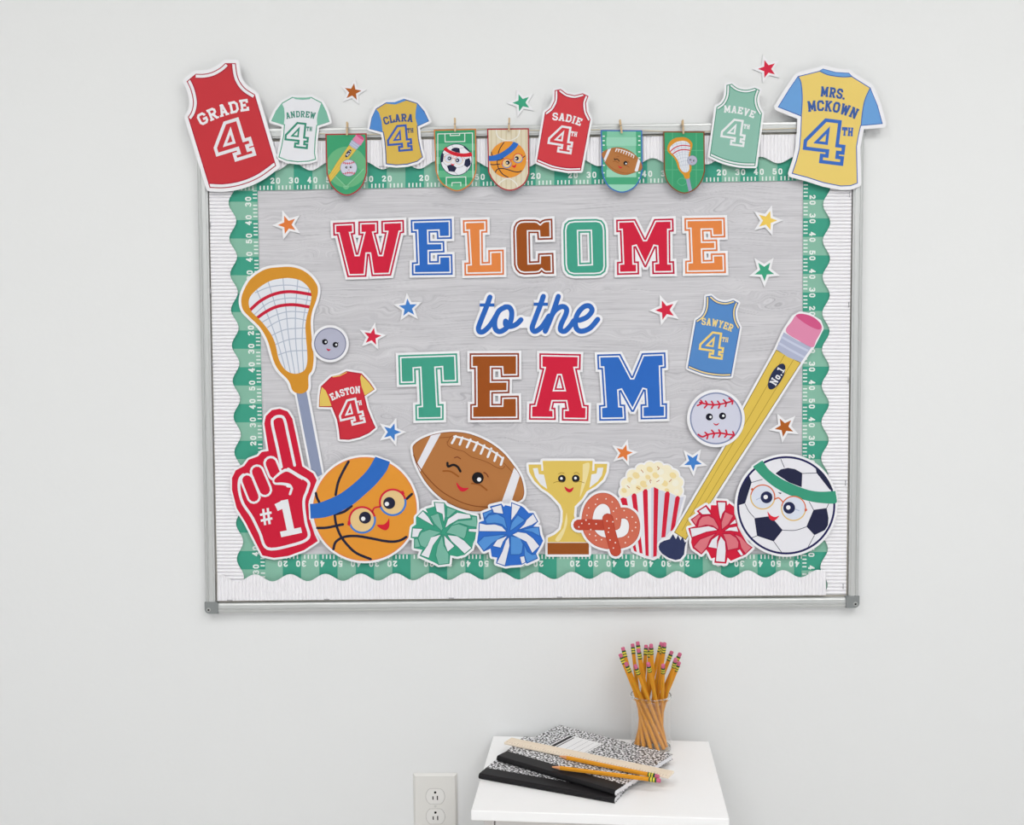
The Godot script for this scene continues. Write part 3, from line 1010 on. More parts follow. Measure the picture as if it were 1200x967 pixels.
	ink("name_print", text("MAEVE", _z(s, 1010, 282), 8.4, 37.0, 11, 24), mat(229, 231, 233, 0.5), 5, false)
	big_four("number_print", _z(s, 970, 428), 31.5, 8, mat(226, 229, 231, 0.5), mat(138, 185, 170, 0.5))
	ink("suffix_print", text("TH", _z(s, 1058, 391), 5.4, 7.2, 8), mat(229, 231, 233, 0.5), 5, false)
	# large yellow with blue sleeves
	s = [820.0, 50.0, 5.09]
	outline = zp(820, 50, 5.09, [712, 168, 735, 155, 810, 175, 890, 180, 912, 202, 1018, 268, 1062, 375, 1092, 485, 962, 497, 948, 560, 938, 620, 940, 730, 943, 840, 900, 856, 840, 858, 740, 838, 640, 806, 548, 782, 575, 700, 592, 630, 600, 540, 604, 440, 465, 385, 530, 280, 585, 200])
	jersey("jersey", "large yellow jersey cutout with blue sleeves and a teacher's name", top, outline, 0.0186, 4.2, [62, 100, 178], [228, 201, 112], 1.1)
	ink("sleeve_print", rw([zp(820, 50, 5.09, [587, 204, 604, 240, 612, 330, 606, 434, 472, 383, 534, 282]), zp(820, 50, 5.09, [1016, 273, 986, 340, 970, 420, 964, 492, 1086, 481, 1058, 376]), zp(820, 50, 5.09, [716, 168, 736, 159, 810, 179, 888, 184, 906, 200, 850, 203, 770, 192])]), mat(106, 158, 214, 0.5), 3)
	ink("sleeve_seam", strokes([curve(zp(820, 50, 5.09, [587, 202, 604, 240, 612, 330, 606, 436])), curve(zp(820, 50, 5.09, [1017, 270, 986, 340, 970, 420, 963, 494])), curve(zp(820, 50, 5.09, [716, 170, 770, 193, 850, 204, 908, 202]))], 1.1), mat(62, 100, 178, 0.5), 4)
	ink("name_print", text("MRS.", _z(s, 797, 298), 12.0, 29.5, 8, 10), mat(58, 92, 160, 0.5), 5, false)
	ink("surname_print", text("MCKOWN", _z(s, 796, 382), 12.6, 60.0, 9, 36), mat(58, 92, 160, 0.5), 5, false)
	big_four("number_print", _z(s, 748, 587), 53.0, 7, mat(58, 106, 190, 0.5), mat(228, 201, 112, 0.5))
	ink("suffix_print", text("TH", _z(s, 883, 531), 10.0, 12.8, 4), mat(58, 100, 180, 0.5), 5, false)
	# blue tank
	s = [790.0, 330.0, 4.204]
	neck = zp(790, 330, 4.204, [183, 69, 214, 93, 254, 101, 292, 91])
	arm_a = zp(790, 330, 4.204, [157, 73, 154, 128, 138, 166, 107, 190])
	arm_b = zp(790, 330, 4.204, [317, 105, 303, 145, 307, 188, 325, 226])
	hem = zp(790, 330, 4.204, [66, 427, 140, 455, 215, 468, 281, 468])
	outline = _tank2(neck, arm_a, arm_b, hem)
	jersey("jersey", "blue sleeveless jersey cutout with yellow trim", on, outline, 0.0096, 2.2, [62, 100, 160], [85, 135, 196], 0.9)
	tank(outline, neck, arm_a, arm_b, hem, 1.5, [62, 100, 160], [232, 208, 140])
	ink("name_print", text("SAWYER", _z(s, 214, 206), 8.6, 38.0, 13, 24, 0.9), mat(232, 208, 140, 0.5), 5, false)
	big_four("number_print", _z(s, 187, 312), 31.5, 8, mat(236, 206, 118, 0.5), mat(85, 135, 196, 0.5))
	ink("suffix_print", text("TH", _z(s, 252, 286), 5.6, 7.4, 8), mat(226, 206, 150, 0.5), 5, false)
	# red with yellow sleeves
	s = [360.0, 420.0, 8.79]
	outline = zp(360, 420, 8.79, [248, 188, 330, 170, 405, 131, 560, 155, 640, 240, 695, 320, 592, 390, 620, 510, 660, 615, 705, 715, 640, 770, 540, 815, 430, 840, 335, 835, 325, 740, 305, 630, 255, 505, 120, 502, 125, 390, 140, 290])
	jersey("jersey", "red jersey cutout with yellow sleeves", on, outline, 0.0096, 2.4, [170, 28, 52], [199, 48, 62])
	ink("sleeve_print", rw([zp(360, 420, 8.79, [149, 294, 190, 332, 220, 400, 250, 492, 127, 494, 130, 392]), zp(360, 420, 8.79, [556, 168, 634, 248, 686, 320, 594, 383, 560, 290, 546, 200]), zp(360, 420, 8.79, [256, 187, 340, 170, 412, 136, 404, 150, 336, 184, 264, 196])]), mat(222, 192, 98, 0.5), 3)
	ink("name_print", text("EASTON", _z(s, 388, 346), 8.4, 36.5, -15, 28, 0.95), mat(229, 229, 233, 0.5), 5, false)
	big_four("number_print", _z(s, 450, 556), 31.5, -13, mat(226, 226, 231, 0.5), mat(199, 48, 62, 0.5))
	ink("suffix_print", text("TH", _z(s, 530, 461), 5.6, 7.4, -10), mat(229, 229, 233, 0.5), 5, false)

func _z(s: Array, x: float, y: float) -> Vector2:
	return Vector2(s[0] + x / s[2], s[1] + y / s[2])

func _tank_outline(neck: PackedVector2Array, arm_a: PackedVector2Array, arm_b: PackedVector2Array, hem: PackedVector2Array) -> PackedVector2Array:
	# neck runs from the first shoulder to the other, both armholes run downwards
	return _tank2(neck, arm_a, arm_b, hem, false)

func _tank2(neck: PackedVector2Array, arm_a: PackedVector2Array, arm_b: PackedVector2Array, hem: PackedVector2Array, flip := true) -> PackedVector2Array:
	var out := curve(neck)
	out.append_array(curve(arm_b))
	var h := curve(hem)
	h.reverse()
	out.append_array(h)
	var a := curve(arm_a)
	a.reverse()
	out.append_array(a)
	return out

# ---------------------------------------------------------------- stars

func star(x: float, y: float, r: float, turn: float, k := 0.42) -> PackedVector2Array:
	var o := PackedVector2Array()
	for i in 10:
		var a := deg_to_rad(turn - 90.0 + 36.0 * i)
		o.append(Vector2(x, y) + Vector2(cos(a), sin(a)) * (r if i % 2 == 0 else r * k))
	return o

func build_stars() -> void:
	var colours := {"brown": [172, 92, 36], "green": [62, 160, 126], "red": [208, 40, 68], "orange": [220, 122, 62], "yellow": [233, 198, 92], "blue": [66, 126, 200]}
	for a in [
		[413.4, 107.8, 10.3, 9, "brown", "brown paper star on the bare wall above the baseball pennant", 0.0012],
		[611.3, 120.3, 10.8, -20, "green", "green paper star on the bare wall above the basketball pennant", 0.0012],
		[899.2, 80.8, 11, -18, "red", "red paper star on the bare wall above the mint green jersey", 0.0012],
		[336.9, 263.4, 11.3, -20, "orange", "orange paper star above the lacrosse stick's net", 0.0092],
		[899.1, 258.5, 11.8, 17, "yellow", "yellow paper star on the wood-grain paper", 0.0092],
		[895.7, 317.7, 12, 35, "green", "green paper star on the wood-grain paper below the yellow star", 0.0092],
		[478.3, 360.8, 11, -5, "blue", "blue paper star between the words WELCOME and TEAM", 0.0092],
		[436.3, 394.6, 10.6, 11, "red", "red paper star beside the small grey ball", 0.0092],
		[779.7, 363.4, 11.9, -20, "red", "red paper star between the script phrase and the blue jersey", 0.0092],
		[459.0, 506.5, 10.9, 18, "blue", "blue paper star beside the red jersey with yellow sleeves", 0.0092],
		[919.2, 500.8, 11.5, -28, "brown", "brown paper star above the soccer ball", 0.0092],
		[731.3, 530.9, 10.3, 15, "orange", "orange paper star above the popcorn", 0.0092],
		[812.0, 541.2, 11, 33, "blue", "blue paper star below the baseball", 0.0092],
	]:
		var c: Array = colours[a[4]]
		cutout("paper_star", a[5], "star", "paper stars", [right_way(star(a[0], a[1], a[2] * 1.6, a[3], 0.44))], a[6])
		ink("star_print", rw([star(a[0], a[1], a[2], a[3])]), mat(c[0], c[1], c[2], 0.5), 1)

# ---------------------------------------------------------------- drawings that appear large and again on the pennants

func eye(x: float, y: float, r: float, hx: float, hy: float, layer: float, dark: Material) -> void:
	ink("eye", [right_way(disc(x, y, r))], dark, layer)
	ink("eye_highlight", [right_way(disc(hx, hy, r * 0.36, -1, 0, 16))], mat(236, 236, 240, 0.5), layer + 1)

func draw_basketball() -> void:
	var c := [360.0, 528.0, 6.907]
	var navy := mat(34, 36, 58, 0.5)
	var mid := _z(c, 467, 474)
	ink("ball_edge", [right_way(disc(mid.x, mid.y, 61.0, -1, 0, 72))], mat(222, 134, 78, 0.5), 1)
	ink("ball_print", [right_way(disc(mid.x, mid.y, 59.6, -1, 0, 72))], mat(223, 148, 54, 0.5), 2)
	var seams: Array = []
	for a in [[335, 90, 290, 170, 250, 260, 230, 360], [222, 520, 235, 600, 270, 690, 330, 770, 400, 832, 515, 880], [70, 345, 80, 385, 97, 418], [80, 628, 160, 625, 250, 606, 290, 598], [212, 800, 232, 740, 300, 700, 400, 693, 520, 712, 620, 732, 700, 738, 760, 725, 802, 700], [235, 515, 300, 495, 360, 450], [805, 392, 848, 352]]:
		seams.append_array(stroke(curve(zp(c[0], c[1], c[2], a)), 3.0))
	ink("ball_seam", seams, navy, 3)
	ink("headband", rw([curve(zp(c[0], c[1], c[2], [22, 432, 60, 430, 120, 416, 250, 360, 350, 290, 440, 210, 500, 140, 552, 50])) + curve(zp(c[0], c[1], c[2], [670, 92, 640, 168, 560, 270, 480, 345, 380, 430, 260, 500, 150, 540, 28, 552]))]), mat(46, 105, 190, 0.5), 4)
	for e in [[445, 562, 468, 544, 453, 553], [692, 420, 664, 426, 645, 433]]:
		var p := _z(c, e[0], e[1])
		ink("lens", [right_way(disc(p.x, p.y, 14.4))], mat(226, 194, 138, 0.5), 4)
		ink("eyewear_rim", stroke(arc_line(p.x, p.y, 15.0, 160, 345), 2.3, false), mat(206, 36, 60, 0.5), 5)
		ink("eyewear_rim", stroke(arc_line(p.x, p.y, 15.0, -15, 160), 2.3, false), mat(66, 124, 204, 0.5), 5)
		var q := _z(c, e[2], e[3])
		var hl := _z(c, e[4], e[5])
		eye(q.x, q.y, 7.0, hl.x, hl.y, 5, navy)
	ink("eyewear_bridge", stroke(curve(zp(c[0], c[1], c[2], [527, 498, 545, 465, 592, 455])), 1.9), mat(206, 36, 60, 0.5), 5)
	ink("eyewear_hinge", rw([zp(c[0], c[1], c[2], [328, 570, 350, 580, 348, 612, 326, 604]), zp(c[0], c[1], c[2], [758, 330, 778, 326, 790, 352, 770, 358])]), mat(206, 36, 60, 0.5), 6)
	ink("mouth", rw([curve(zp(c[0], c[1], c[2], [565, 604, 620, 598, 650, 572, 663, 550, 664, 615, 640, 646, 600, 636]), true)]), mat(208, 34, 52, 0.5), 4)

func draw_soccer(band: Array) -> void:
	var c := [855.0, 525.0, 7.163]
	var navy := mat(37, 40, 68, 0.5)
	var mid := _z(c, 475, 482)
	ink("ball_edge", [right_way(disc(mid.x, mid.y, 57.6, -1, 0, 72))], mat(34, 34, 86, 0.5), 1)
	ink("ball_print", [right_way(disc(mid.x, mid.y, 55.2, -1, 0, 72))], mat(227, 227, 234, 0.5), 2)
	var panels: Array = []
	for a in [[385, 215, 430, 180, 490, 168, 550, 178, 610, 212, 605, 330, 500, 290], [165, 235, 185, 290, 130, 465, 74, 482, 76, 400, 100, 320], [208, 590, 345, 572, 445, 690, 370, 785, 230, 738], [705, 520, 815, 505, 830, 590, 825, 650, 800, 690, 712, 732, 645, 660], [720, 160, 780, 212, 835, 280, 868, 350, 842, 352, 730, 210], [405, 372, 440, 378, 425, 388]]:
		panels.append(right_way(zp(c[0], c[1], c[2], a)))
	ink("dark_panel", panels, navy, 3)
	var seams: Array = []
	for a in [[430, 95, 460, 165], [610, 215, 730, 210], [185, 290, 275, 265], [130, 470, 160, 530, 208, 585], [445, 690, 550, 692, 645, 662], [370, 785, 435, 875], [712, 735, 660, 830], [230, 738, 185, 755], [668, 452, 705, 520], [832, 468, 815, 505]]:
		seams.append_array(stroke(curve(zp(c[0], c[1], c[2], a)), 0.75))
	ink("ball_seam", seams, mat(64, 66, 82, 0.5), 3)
	ink("headband", rw([curve(zp(c[0], c[1], c[2], [275, 105, 330, 182, 420, 250, 520, 300, 650, 350, 760, 368, 888, 362])) + curve(zp(c[0], c[1], c[2], [898, 420, 888, 465, 760, 462, 640, 440, 500, 395, 380, 330, 280, 250, 195, 158]))]), mat(band[0], band[1], band[2], 0.5), 4)
	for e in [[278, 412, 310, 415], [537, 508, 500, 503]]:
		var p := _z(c, e[0], e[1])
		ink("lens", [right_way(disc(p.x, p.y, 13.6))], mat(212, 218, 232, 0.5), 5)
		ink("eyewear_rim", stroke(arc_line(p.x, p.y, 14.1, 190, 375), 1.4, false), mat(212, 112, 72, 0.5), 6)
		ink("eyewear_rim", stroke(arc_line(p.x, p.y, 14.1, 15, 190), 1.4, false), mat(222, 188, 112, 0.5), 6)
		ink("lens_glint", stroke(arc_line(p.x, p.y + 14.0, 13.0, -125, -60), 1.2), mat(176, 188, 212, 0.5), 6)
		var q := _z(c, e[2], e[3])
		ink("eye", [right_way(disc(q.x, q.y, 6.9))], mat(36, 42, 78, 0.5), 7)
		ink("eye_highlight", [right_way(disc(q.x - 1, q.y - 0.4, 2.6, -1, 0, 16))], mat(232, 232, 236, 0.5), 8)
	ink("eyewear_bridge", stroke(curve(zp(c[0], c[1], c[2], [380, 430, 412, 420, 448, 455])), 1.5), mat(212, 112, 72, 0.5), 6)
	ink("eyewear_hinge", rw([disc(_z(c, 190, 348).x, _z(c, 190, 348).y, 1.5, -1, 0, 12), disc(_z(c, 640, 520).x, _z(c, 640, 520).y, 1.6, -1, 0, 12)]), mat(206, 96, 66, 0.5), 6)
	ink("mouth", rw([curve(zp(c[0], c[1], c[2], [318, 535, 345, 566, 380, 580, 416, 571, 380, 608, 338, 598]), true)]), mat(214, 42, 60, 0.5), 5)

func draw_football() -> void:
	var c := [475.0, 498.0, 8.276]
	var outline := football_outline()
	ink("ball_edge", rw([outline]), mat(126, 66, 34, 0.5), 1)
	var inside := grow1(outline, -0.75)
	ink("ball_print", [inside], mat(176, 116, 66, 0.5), 2)
	var stripes: Array = []
	for a in [[255, 90, 352, 70, 155, 430, 138, 470, 100, 400], [1055, 415, 1115, 480, 1015, 790, 935, 745]]:
		stripes.append_array(Geometry2D.intersect_polygons(right_way(zp(c[0], c[1], c[2], a)), inside))
	ink("white_stripe", stripes, mat(226, 226, 233, 0.5), 3)
	var lines: Array = []
	for a in [[78, 290, 130, 400, 230, 530, 360, 650, 520, 740, 660, 785, 800, 798]]:
		lines.append_array(stroke(curve(zp(c[0], c[1], c[2], a)), 1.2))
	for a in [[405, 160, 418, 205, 500, 240, 570, 260, 640, 310, 720, 335, 800, 365, 880, 410, 940, 425, 965, 398], [325, 126, 435, 116, 460, 100], [955, 370, 1040, 460], [410, 170, 430, 130, 460, 100]]:
		lines.append_array(stroke(curve(zp(c[0], c[1], c[2], a)), 0.7))
	ink("ball_seam", lines, mat(134, 74, 36, 0.5), 4)
	var laces: Array = []
	laces.append_array(stroke(curve(zp(c[0], c[1], c[2], [470, 112, 560, 130, 690, 175, 820, 240, 900, 290, 950, 330])), 2.0))
	for a in [[490, 108, 452, 178], [553, 122, 527, 192], [632, 142, 597, 218], [700, 168, 664, 248], [766, 198, 732, 280], [833, 228, 799, 312], [890, 272, 864, 350], [948, 318, 926, 388]]:
		laces.append_array(stroke(zp(c[0], c[1], c[2], a), 2.7))
	ink("laces", laces, mat(232, 232, 236, 0.5), 5, false)
	var black := mat(24, 22, 26, 0.5)
	ink("winking_eye", stroke(curve(zp(c[0], c[1], c[2], [408, 368, 416, 404, 462, 388, 505, 405, 535, 452])), 2.8), black, 5)
	ink("eyebrow", stroke(curve(zp(c[0], c[1], c[2], [476, 320, 505, 312, 537, 330])), 1.2) + stroke(curve(zp(c[0], c[1], c[2], [760, 462, 785, 475, 804, 506])), 1.3), mat(122, 60, 34, 0.5), 5)
	ink("cheek_line", stroke(curve(zp(c[0], c[1], c[2], [365, 448, 440, 452, 517, 502])), 1.9) + stroke(curve(zp(c[0], c[1], c[2], [642, 568, 720, 580, 792, 634])), 1.9), mat(150, 86, 36, 0.5), 5)
	var p := _z(c, 703, 515)
	var q := _z(c, 716, 530)
	eye(p.x, p.y, 6.9, q.x, q.y, 6, black)
	ink("mouth", rw([curve(zp(c[0], c[1], c[2], [495, 558, 530, 595, 570, 612, 615, 612, 580, 642, 540, 644, 508, 608]), true)]), mat(204, 34, 54, 0.5), 5)

func football_outline() -> PackedVector2Array:
	return curve(zp(475, 498, 8.276, [70, 235, 84, 190, 150, 140, 260, 95, 380, 72, 500, 68, 640, 92, 800, 160, 940, 260, 1050, 390, 1120, 500, 1150, 610, 1148, 690, 1110, 738, 1000, 772, 850, 812, 720, 840, 600, 830, 480, 790, 350, 715, 230, 600, 150, 480, 92, 345]), true, 4)

func stick_head() -> PackedVector2Array:
	return curve(zp(270, 300, 5.687, [325, 75, 400, 73, 470, 90, 530, 130, 575, 190, 583, 240, 570, 300, 545, 370, 535, 450, 545, 580, 555, 680, 545, 760, 520, 800, 519, 880, 495, 910, 460, 918, 415, 898, 388, 832, 320, 760, 285, 690, 250, 570, 200, 480, 130, 410, 85, 360, 72, 300, 85, 240, 130, 160, 200, 105, 260, 82]), true, 4)

func draw_stick(shaft: bool) -> void:
	if shaft:
		ink("shaft", rw([PackedVector2Array([Vector2(347.2, 460), Vector2(358.8, 457), Vector2(377.6, 556), Vector2(367, 562)])]), mat(140, 150, 178, 0.5), 1)
	ink("stick_head", rw([stick_head()]), mat(208, 144, 48, 0.5), 2)
	var hole := right_way(curve(zp(270, 300, 5.687, [345, 150, 400, 148, 470, 165, 520, 210, 540, 260, 530, 330, 510, 400, 500, 470, 505, 560, 512, 650, 510, 720, 490, 765, 440, 785, 390, 775, 350, 740, 320, 680, 300, 590, 270, 520, 210, 440, 140, 370, 122, 310, 140, 260, 200, 205, 270, 165]), true, 4))
	ink("net", [hole], mat(222, 225, 233, 0.5), 3)
	var cords: Array = []
	for a in [[170, 215, 250, 400, 310, 560, 365, 752], [250, 165, 310, 370, 350, 550, 400, 778], [350, 148, 370, 350, 390, 550, 430, 788], [450, 155, 435, 350, 435, 560, 458, 788], [525, 225, 490, 400, 478, 560, 488, 765], [165, 245, 270, 205, 400, 195, 525, 222], [160, 390, 260, 310, 400, 280, 540, 300], [205, 445, 300, 395, 400, 370, 520, 380], [245, 478, 330, 430, 420, 415, 510, 430], [275, 530, 370, 490, 505, 480], [300, 590, 400, 555, 505, 550], [318, 660, 400, 635, 515, 630]]:
		for q in stroke(curve(zp(270, 300, 5.687, a)), 1.1): cords.append_array(Geometry2D.intersect_polygons(q, hole))
	ink("net_cords", cords, mat(172, 182, 200, 0.5), 4, false)
	var reds: Array = []
	for a in [[130, 362, 200, 300, 290, 255, 400, 238, 545, 258], [172, 418, 240, 370, 320, 335, 420, 325, 530, 341]]:
		for q in stroke(curve(zp(270, 300, 5.687, a)), 3.7, false): reds.append_array(Geometry2D.intersect_polygons(q, hole))
	ink("red_net_lace", reds, mat(194, 32, 58, 0.5), 5)

func draw_grey_ball() -> void:
	ink("ball_edge", [right_way(disc(386.9, 402.9, 18.9))], mat(122, 126, 152, 0.5), 1)
	ink("ball_print", [right_way(disc(386.9, 402.9, 17.7))], mat(176, 178, 198, 0.5), 2)
	var black := mat(26, 26, 34, 0.5)
	for e in [[630, 573], [700, 592]]:
		var p := _z([270.0, 300.0, 5.687], e[0], e[1])
		eye(p.x, p.y, 3.3, p.x + 0.9, p.y, 3, black)
		ink("eyelash", stroke(PackedVector2Array([p + Vector2(-3.4 if e[0] < 660 else 1.6, -1.6), p + Vector2(-1.6 if e[0] < 660 else 3.6, -2.4)]), 0.8), black, 3)
	ink("mouth", rw([curve(zp(270, 300, 5.687, [640, 616, 655, 622, 668, 622, 660, 632, 648, 632]), true)]), mat(196, 40, 70, 0.5), 3)

func draw_baseball() -> void:
	var c := [795.0, 450.0, 12.09]
	ink("ball_edge", [right_way(disc(839, 490.4, 30.5, -1, 0, 56))], mat(130, 140, 174, 0.5), 1)
	ink("ball_print", [right_way(disc(839, 490.4, 28.8, -1, 0, 56))], mat(203, 205, 222, 0.5), 2)
	var s: Array = []
	for a in [[300, 262, 400, 286, 500, 296, 600, 286, 700, 262, 775, 240], [280, 715, 340, 750, 410, 720, 500, 702, 600, 697, 700, 715, 790, 722]]:
		s.append_array(stroke(curve(zp(c[0], c[1], c[2], a)), 2.0))
	for a in [[315, 232, 345, 270, 268, 308], [383, 240, 412, 288, 368, 340], [468, 245, 500, 296, 468, 348], [555, 243, 590, 290, 568, 345], [638, 225, 682, 268, 665, 322], [715, 200, 770, 245, 762, 288], [375, 685, 420, 722, 405, 780], [470, 655, 512, 702, 490, 762], [572, 650, 600, 698, 572, 752], [672, 655, 690, 710, 655, 757], [770, 675, 792, 722, 735, 775]]:
		s.append_array(stroke(zp(c[0], c[1], c[2], a), 1.9))
	ink("red_stitching", s, mat(200, 36, 62, 0.5), 3)
	var black := mat(24, 24, 40, 0.5)
	for e in [[438, 468, 455, 468], [625, 455, 636, 452]]:
		var p := _z(c, e[0], e[1])
		var q := _z(c, e[2], e[3])
		eye(p.x, p.y, 4.1, q.x, q.y, 3, black)
	ink("mouth", rw([curve(zp(c[0], c[1], c[2], [492, 552, 535, 570, 578, 553, 556, 584, 520, 586]), true)]), mat(190, 30, 56, 0.5), 3)

func draw_bat() -> void:
	var body := PackedVector2Array([Vector2(909.6, 409.7), Vector2(938.7, 425.1), Vector2(890, 501), Vector2(861.8, 544.4), Vector2(836.9, 583.4), Vector2(803.5, 633), Vector2(790, 624), Vector2(825, 565), Vector2(851.8, 520), Vector2(872, 477.5)])
	ink("barrel_edge", rw([body]), mat(110, 92, 52, 0.5), 1)
	ink("barrel", grow(body, -0.7), mat(217, 187, 84, 0.5), 2)
	ink("grain_line", strokes([PackedVector2Array([Vector2(919.5, 416), Vector2(879, 487), Vector2(843, 546), Vector2(799, 622)]), PackedVector2Array([Vector2(930, 421.5), Vector2(884, 497), Vector2(848, 553), Vector2(804, 626)])], 0.6), mat(168, 138, 56, 0.5), 3)
	ink("ferrule", rw([zp(790, 330, 4.204, [540, 250, 610, 292, 678, 322, 625, 398, 560, 372, 503, 333])]), mat(172, 178, 204, 0.5), 3)
	ink("ferrule_band", strokes([zp(790, 330, 4.204, [528, 272, 592, 308, 660, 342]), zp(790, 330, 4.204, [514, 302, 578, 340, 642, 374])], 2.6, false), mat(194, 200, 220, 0.5), 4)
	ink("eraser", rw([curve(zp(790, 330, 4.204, [550, 245, 580, 195, 598, 168, 622, 158, 660, 166, 705, 190, 727, 218, 724, 245, 700, 290, 680, 324, 612, 290]), true)]), mat(217, 136, 170, 0.5), 3)
	ink("eraser_top", rw([curve(zp(790, 330, 4.204, [600, 166, 640, 160, 690, 178, 724, 212, 718, 236, 680, 226, 630, 196]), true)]), mat(205, 88, 134, 0.5), 4)
	ink("bat_tip", rw([zp(600, 520, 5.714, [982, 690, 990, 666, 1018, 650, 1056, 640, 1078, 606, 1098, 640, 1112, 612, 1128, 648, 1142, 622, 1158, 662, 1168, 655, 1158, 690, 1152, 742, 1128, 772, 1096, 780, 1050, 766, 1006, 738, 986, 712])]), mat(48, 56, 92, 0.5), 3)
	var p := _z([790.0, 330.0, 4.204], 505, 468)
	ink("badge", [right_way(disc(p.x, p.y, 17.0, 7.0, deg_to_rad(-61)))], mat(38, 46, 78, 0.5), 4)
	ink("badge_lettering", text("No.1", p + Vector2(0.6, -0.4), 9.0, 22.0, -60, 0, 0.85), mat(226, 226, 230, 0.5), 5, false)

# ---------------------------------------------------------------- the row at the bottom of the board

func pom(called: String, label: String, c: Array, outline: Array, mid: Array, ribbons: Array, base: Array, half: Array, line: Array, z: float) -> void:
	var shape := zp(c[0], c[1], c[2], outline)
	cutout(called, label, "pom-pom", "pom-pom cutouts", grow(shape, 2.6, true), z)
	ink("dark_ribbons", rw([shape]), mat(base[0], base[1], base[2], 0.5), 1)
	var edge: Array = []
	var whites: Array = []
	var tints: Array = []
	for r in ribbons:
		var pts := zp(c[0], c[1], c[2], r[1])
		for g in grow(pts, 0.55): edge.append(g)
		for g in grow(pts, -0.5): (whites if r[0] == 0 else tints).append(g)
	ink("ribbon_edge", edge, mat(line[0], line[1], line[2], 0.5), 2)
	ink("white_ribbon", whites, mat(226, 226, 233, 0.5), 3)
	ink("light_ribbon", tints, mat(half[0], half[1], half[2], 0.5), 3)

func build_bottom_row() -> void:
	var g := "sports cutouts along the board's bottom"
	# lacrosse stick
	var paper: Array = []
	paper.append_array(grow(stick_head(), 3.0, true))
	paper.append_array(grow(PackedVector2Array([Vector2(347.2, 458), Vector2(358.8, 455), Vector2(377.6, 556), Vector2(367, 562)]), 2.6, true))
	cutout("lacrosse_stick", "gold lacrosse stick cutout with a white net and grey shaft", "lacrosse stick", "", joined(paper), 0.0100)
	draw_stick(true)
	cutout("lacrosse_ball", "small grey ball cutout with a smiling face beside the lacrosse stick", "ball", "", [right_way(disc(386.9, 402.9, 21.8, -1, 0, 56))], 0.0120)
	draw_grey_ball()
	# foam finger
	var c := [262.0, 470.0, 5.09]
	var hand := zp(262, 470, 5.09, [268, 298, 243, 135, 252, 90, 288, 54, 335, 46, 382, 62, 410, 105, 440, 240, 470, 390, 535, 432, 556, 472, 530, 540, 508, 600, 512, 700, 545, 800, 562, 836, 480, 890, 385, 925, 300, 936, 232, 922, 180, 820, 130, 722, 78, 640, 50, 530, 50, 460, 72, 414, 122, 388, 150, 350, 205, 330, 228, 304])
	cutout("foam_finger", "red number one foam finger cutout with white lines", "foam finger", "", grow(hand, 2.4, true), 0.0134)
	var red := mat(201, 30, 58, 0.5)
	var white := mat(229, 230, 235, 0.5)
	ink("foam_print", rw([hand]), red, 1)
	var wl: Array = []
	wl.append_array(stroke(curve(zp(262, 470, 5.09, [345, 395, 318, 265, 290, 135, 302, 102, 333, 91, 362, 108, 384, 200, 424, 384])), 3.3))
	wl.append_array(stroke(curve(zp(262, 470, 5.09, [385, 406, 440, 440, 505, 482, 500, 530, 478, 600, 490, 720, 506, 816, 400, 862, 262, 880, 215, 785, 168, 690, 115, 610, 93, 530, 96, 468, 118, 440])), 3.3))
	for f in [[140, 472, 180, 572, 84], [200, 422, 246, 530, 88], [282, 372, 306, 432, 90]]:
		wl.append_array(stroke(zp(262, 470, 5.09, f.slice(0, 4)), f[4] / 5.09))
	ink("white_lines", wl, white, 2, false)
	var fr: Array = []
	for f in [[140, 472, 180, 572, 58], [200, 422, 246, 530, 62], [282, 372, 306, 432, 62]]:
		fr.append_array(stroke(zp(262, 470, 5.09, f.slice(0, 4)), f[4] / 5.09))
	ink("folded_finger", fr, red, 3)
	var thumb := curve(zp(262, 470, 5.09, [292, 478, 302, 452, 350, 412, 386, 406, 440, 440, 470, 470, 420, 520, 400, 512, 350, 502, 305, 498]), true)
	ink("thumb_edge", rw([thumb]), white, 4)
	ink("thumb_edge", stroke(zp(262, 470, 5.09, [380, 508, 410, 512, 396, 556]), 2.8), white, 4.4)
	ink("thumb", rw([curve(zp(262, 470, 5.09, [302, 476, 314, 458, 355, 428, 386, 423, 440, 455, 470, 480, 425, 530, 398, 496, 350, 486, 312, 487]), true)]), red, 5)
	ink("hash_print", text("#", _z(c, 254, 690), 19.0, 15.5, -12, 0, 0.72), white, 4, false)
	ink("one_print", text("1", _z(c, 376, 697), 42.0, 26.0, -12, 0, 1.05), white, 4, false)
	# basketball
	paper = [right_way(disc(_z([360.0, 528.0, 6.907], 467, 474).x, _z([360.0, 528.0, 6.907], 467, 474).y, 63.6, -1, 0, 72))]
	paper.append_array(grow(zp(360, 528, 6.907, [22, 432, 60, 430, 120, 416, 250, 360, 350, 290, 440, 210, 500, 140, 552, 50, 670, 92, 640, 168, 560, 270, 480, 345, 380, 430, 260, 500, 150, 540, 28, 552]), 1.8, true))
	cutout("basketball", "smiling orange basketball cutout with a blue headband and round eyeglasses", "basketball", g, joined(paper), 0.0152)
	draw_basketball()
	# football
	cutout("football", "winking brown football cutout with white laces", "football", g, grow(football_outline(), 2.6, true), 0.0100)
	draw_football()
	# trophy
	c = [600.0, 520.0, 5.714]
	var cup := zp(600, 520, 5.714, [205, 115, 540, 115, 537, 182, 552, 182, 552, 135, 638, 135, 632, 190, 610, 240, 560, 285, 500, 320, 470, 370, 420, 420, 415, 480, 430, 540, 455, 575, 512, 630, 515, 660, 240, 660, 240, 630, 285, 610, 325, 575, 338, 520, 340, 450, 325, 410, 270, 350, 240, 325, 200, 300, 150, 250, 115, 190, 110, 140, 195, 140, 196, 182, 210, 182])
	var foot := zp(600, 520, 5.714, [238, 664, 515, 664, 515, 742, 238, 742])
	paper = grow(cup, 2.8, true)
	paper.append_array(grow(foot, 2.8, true))
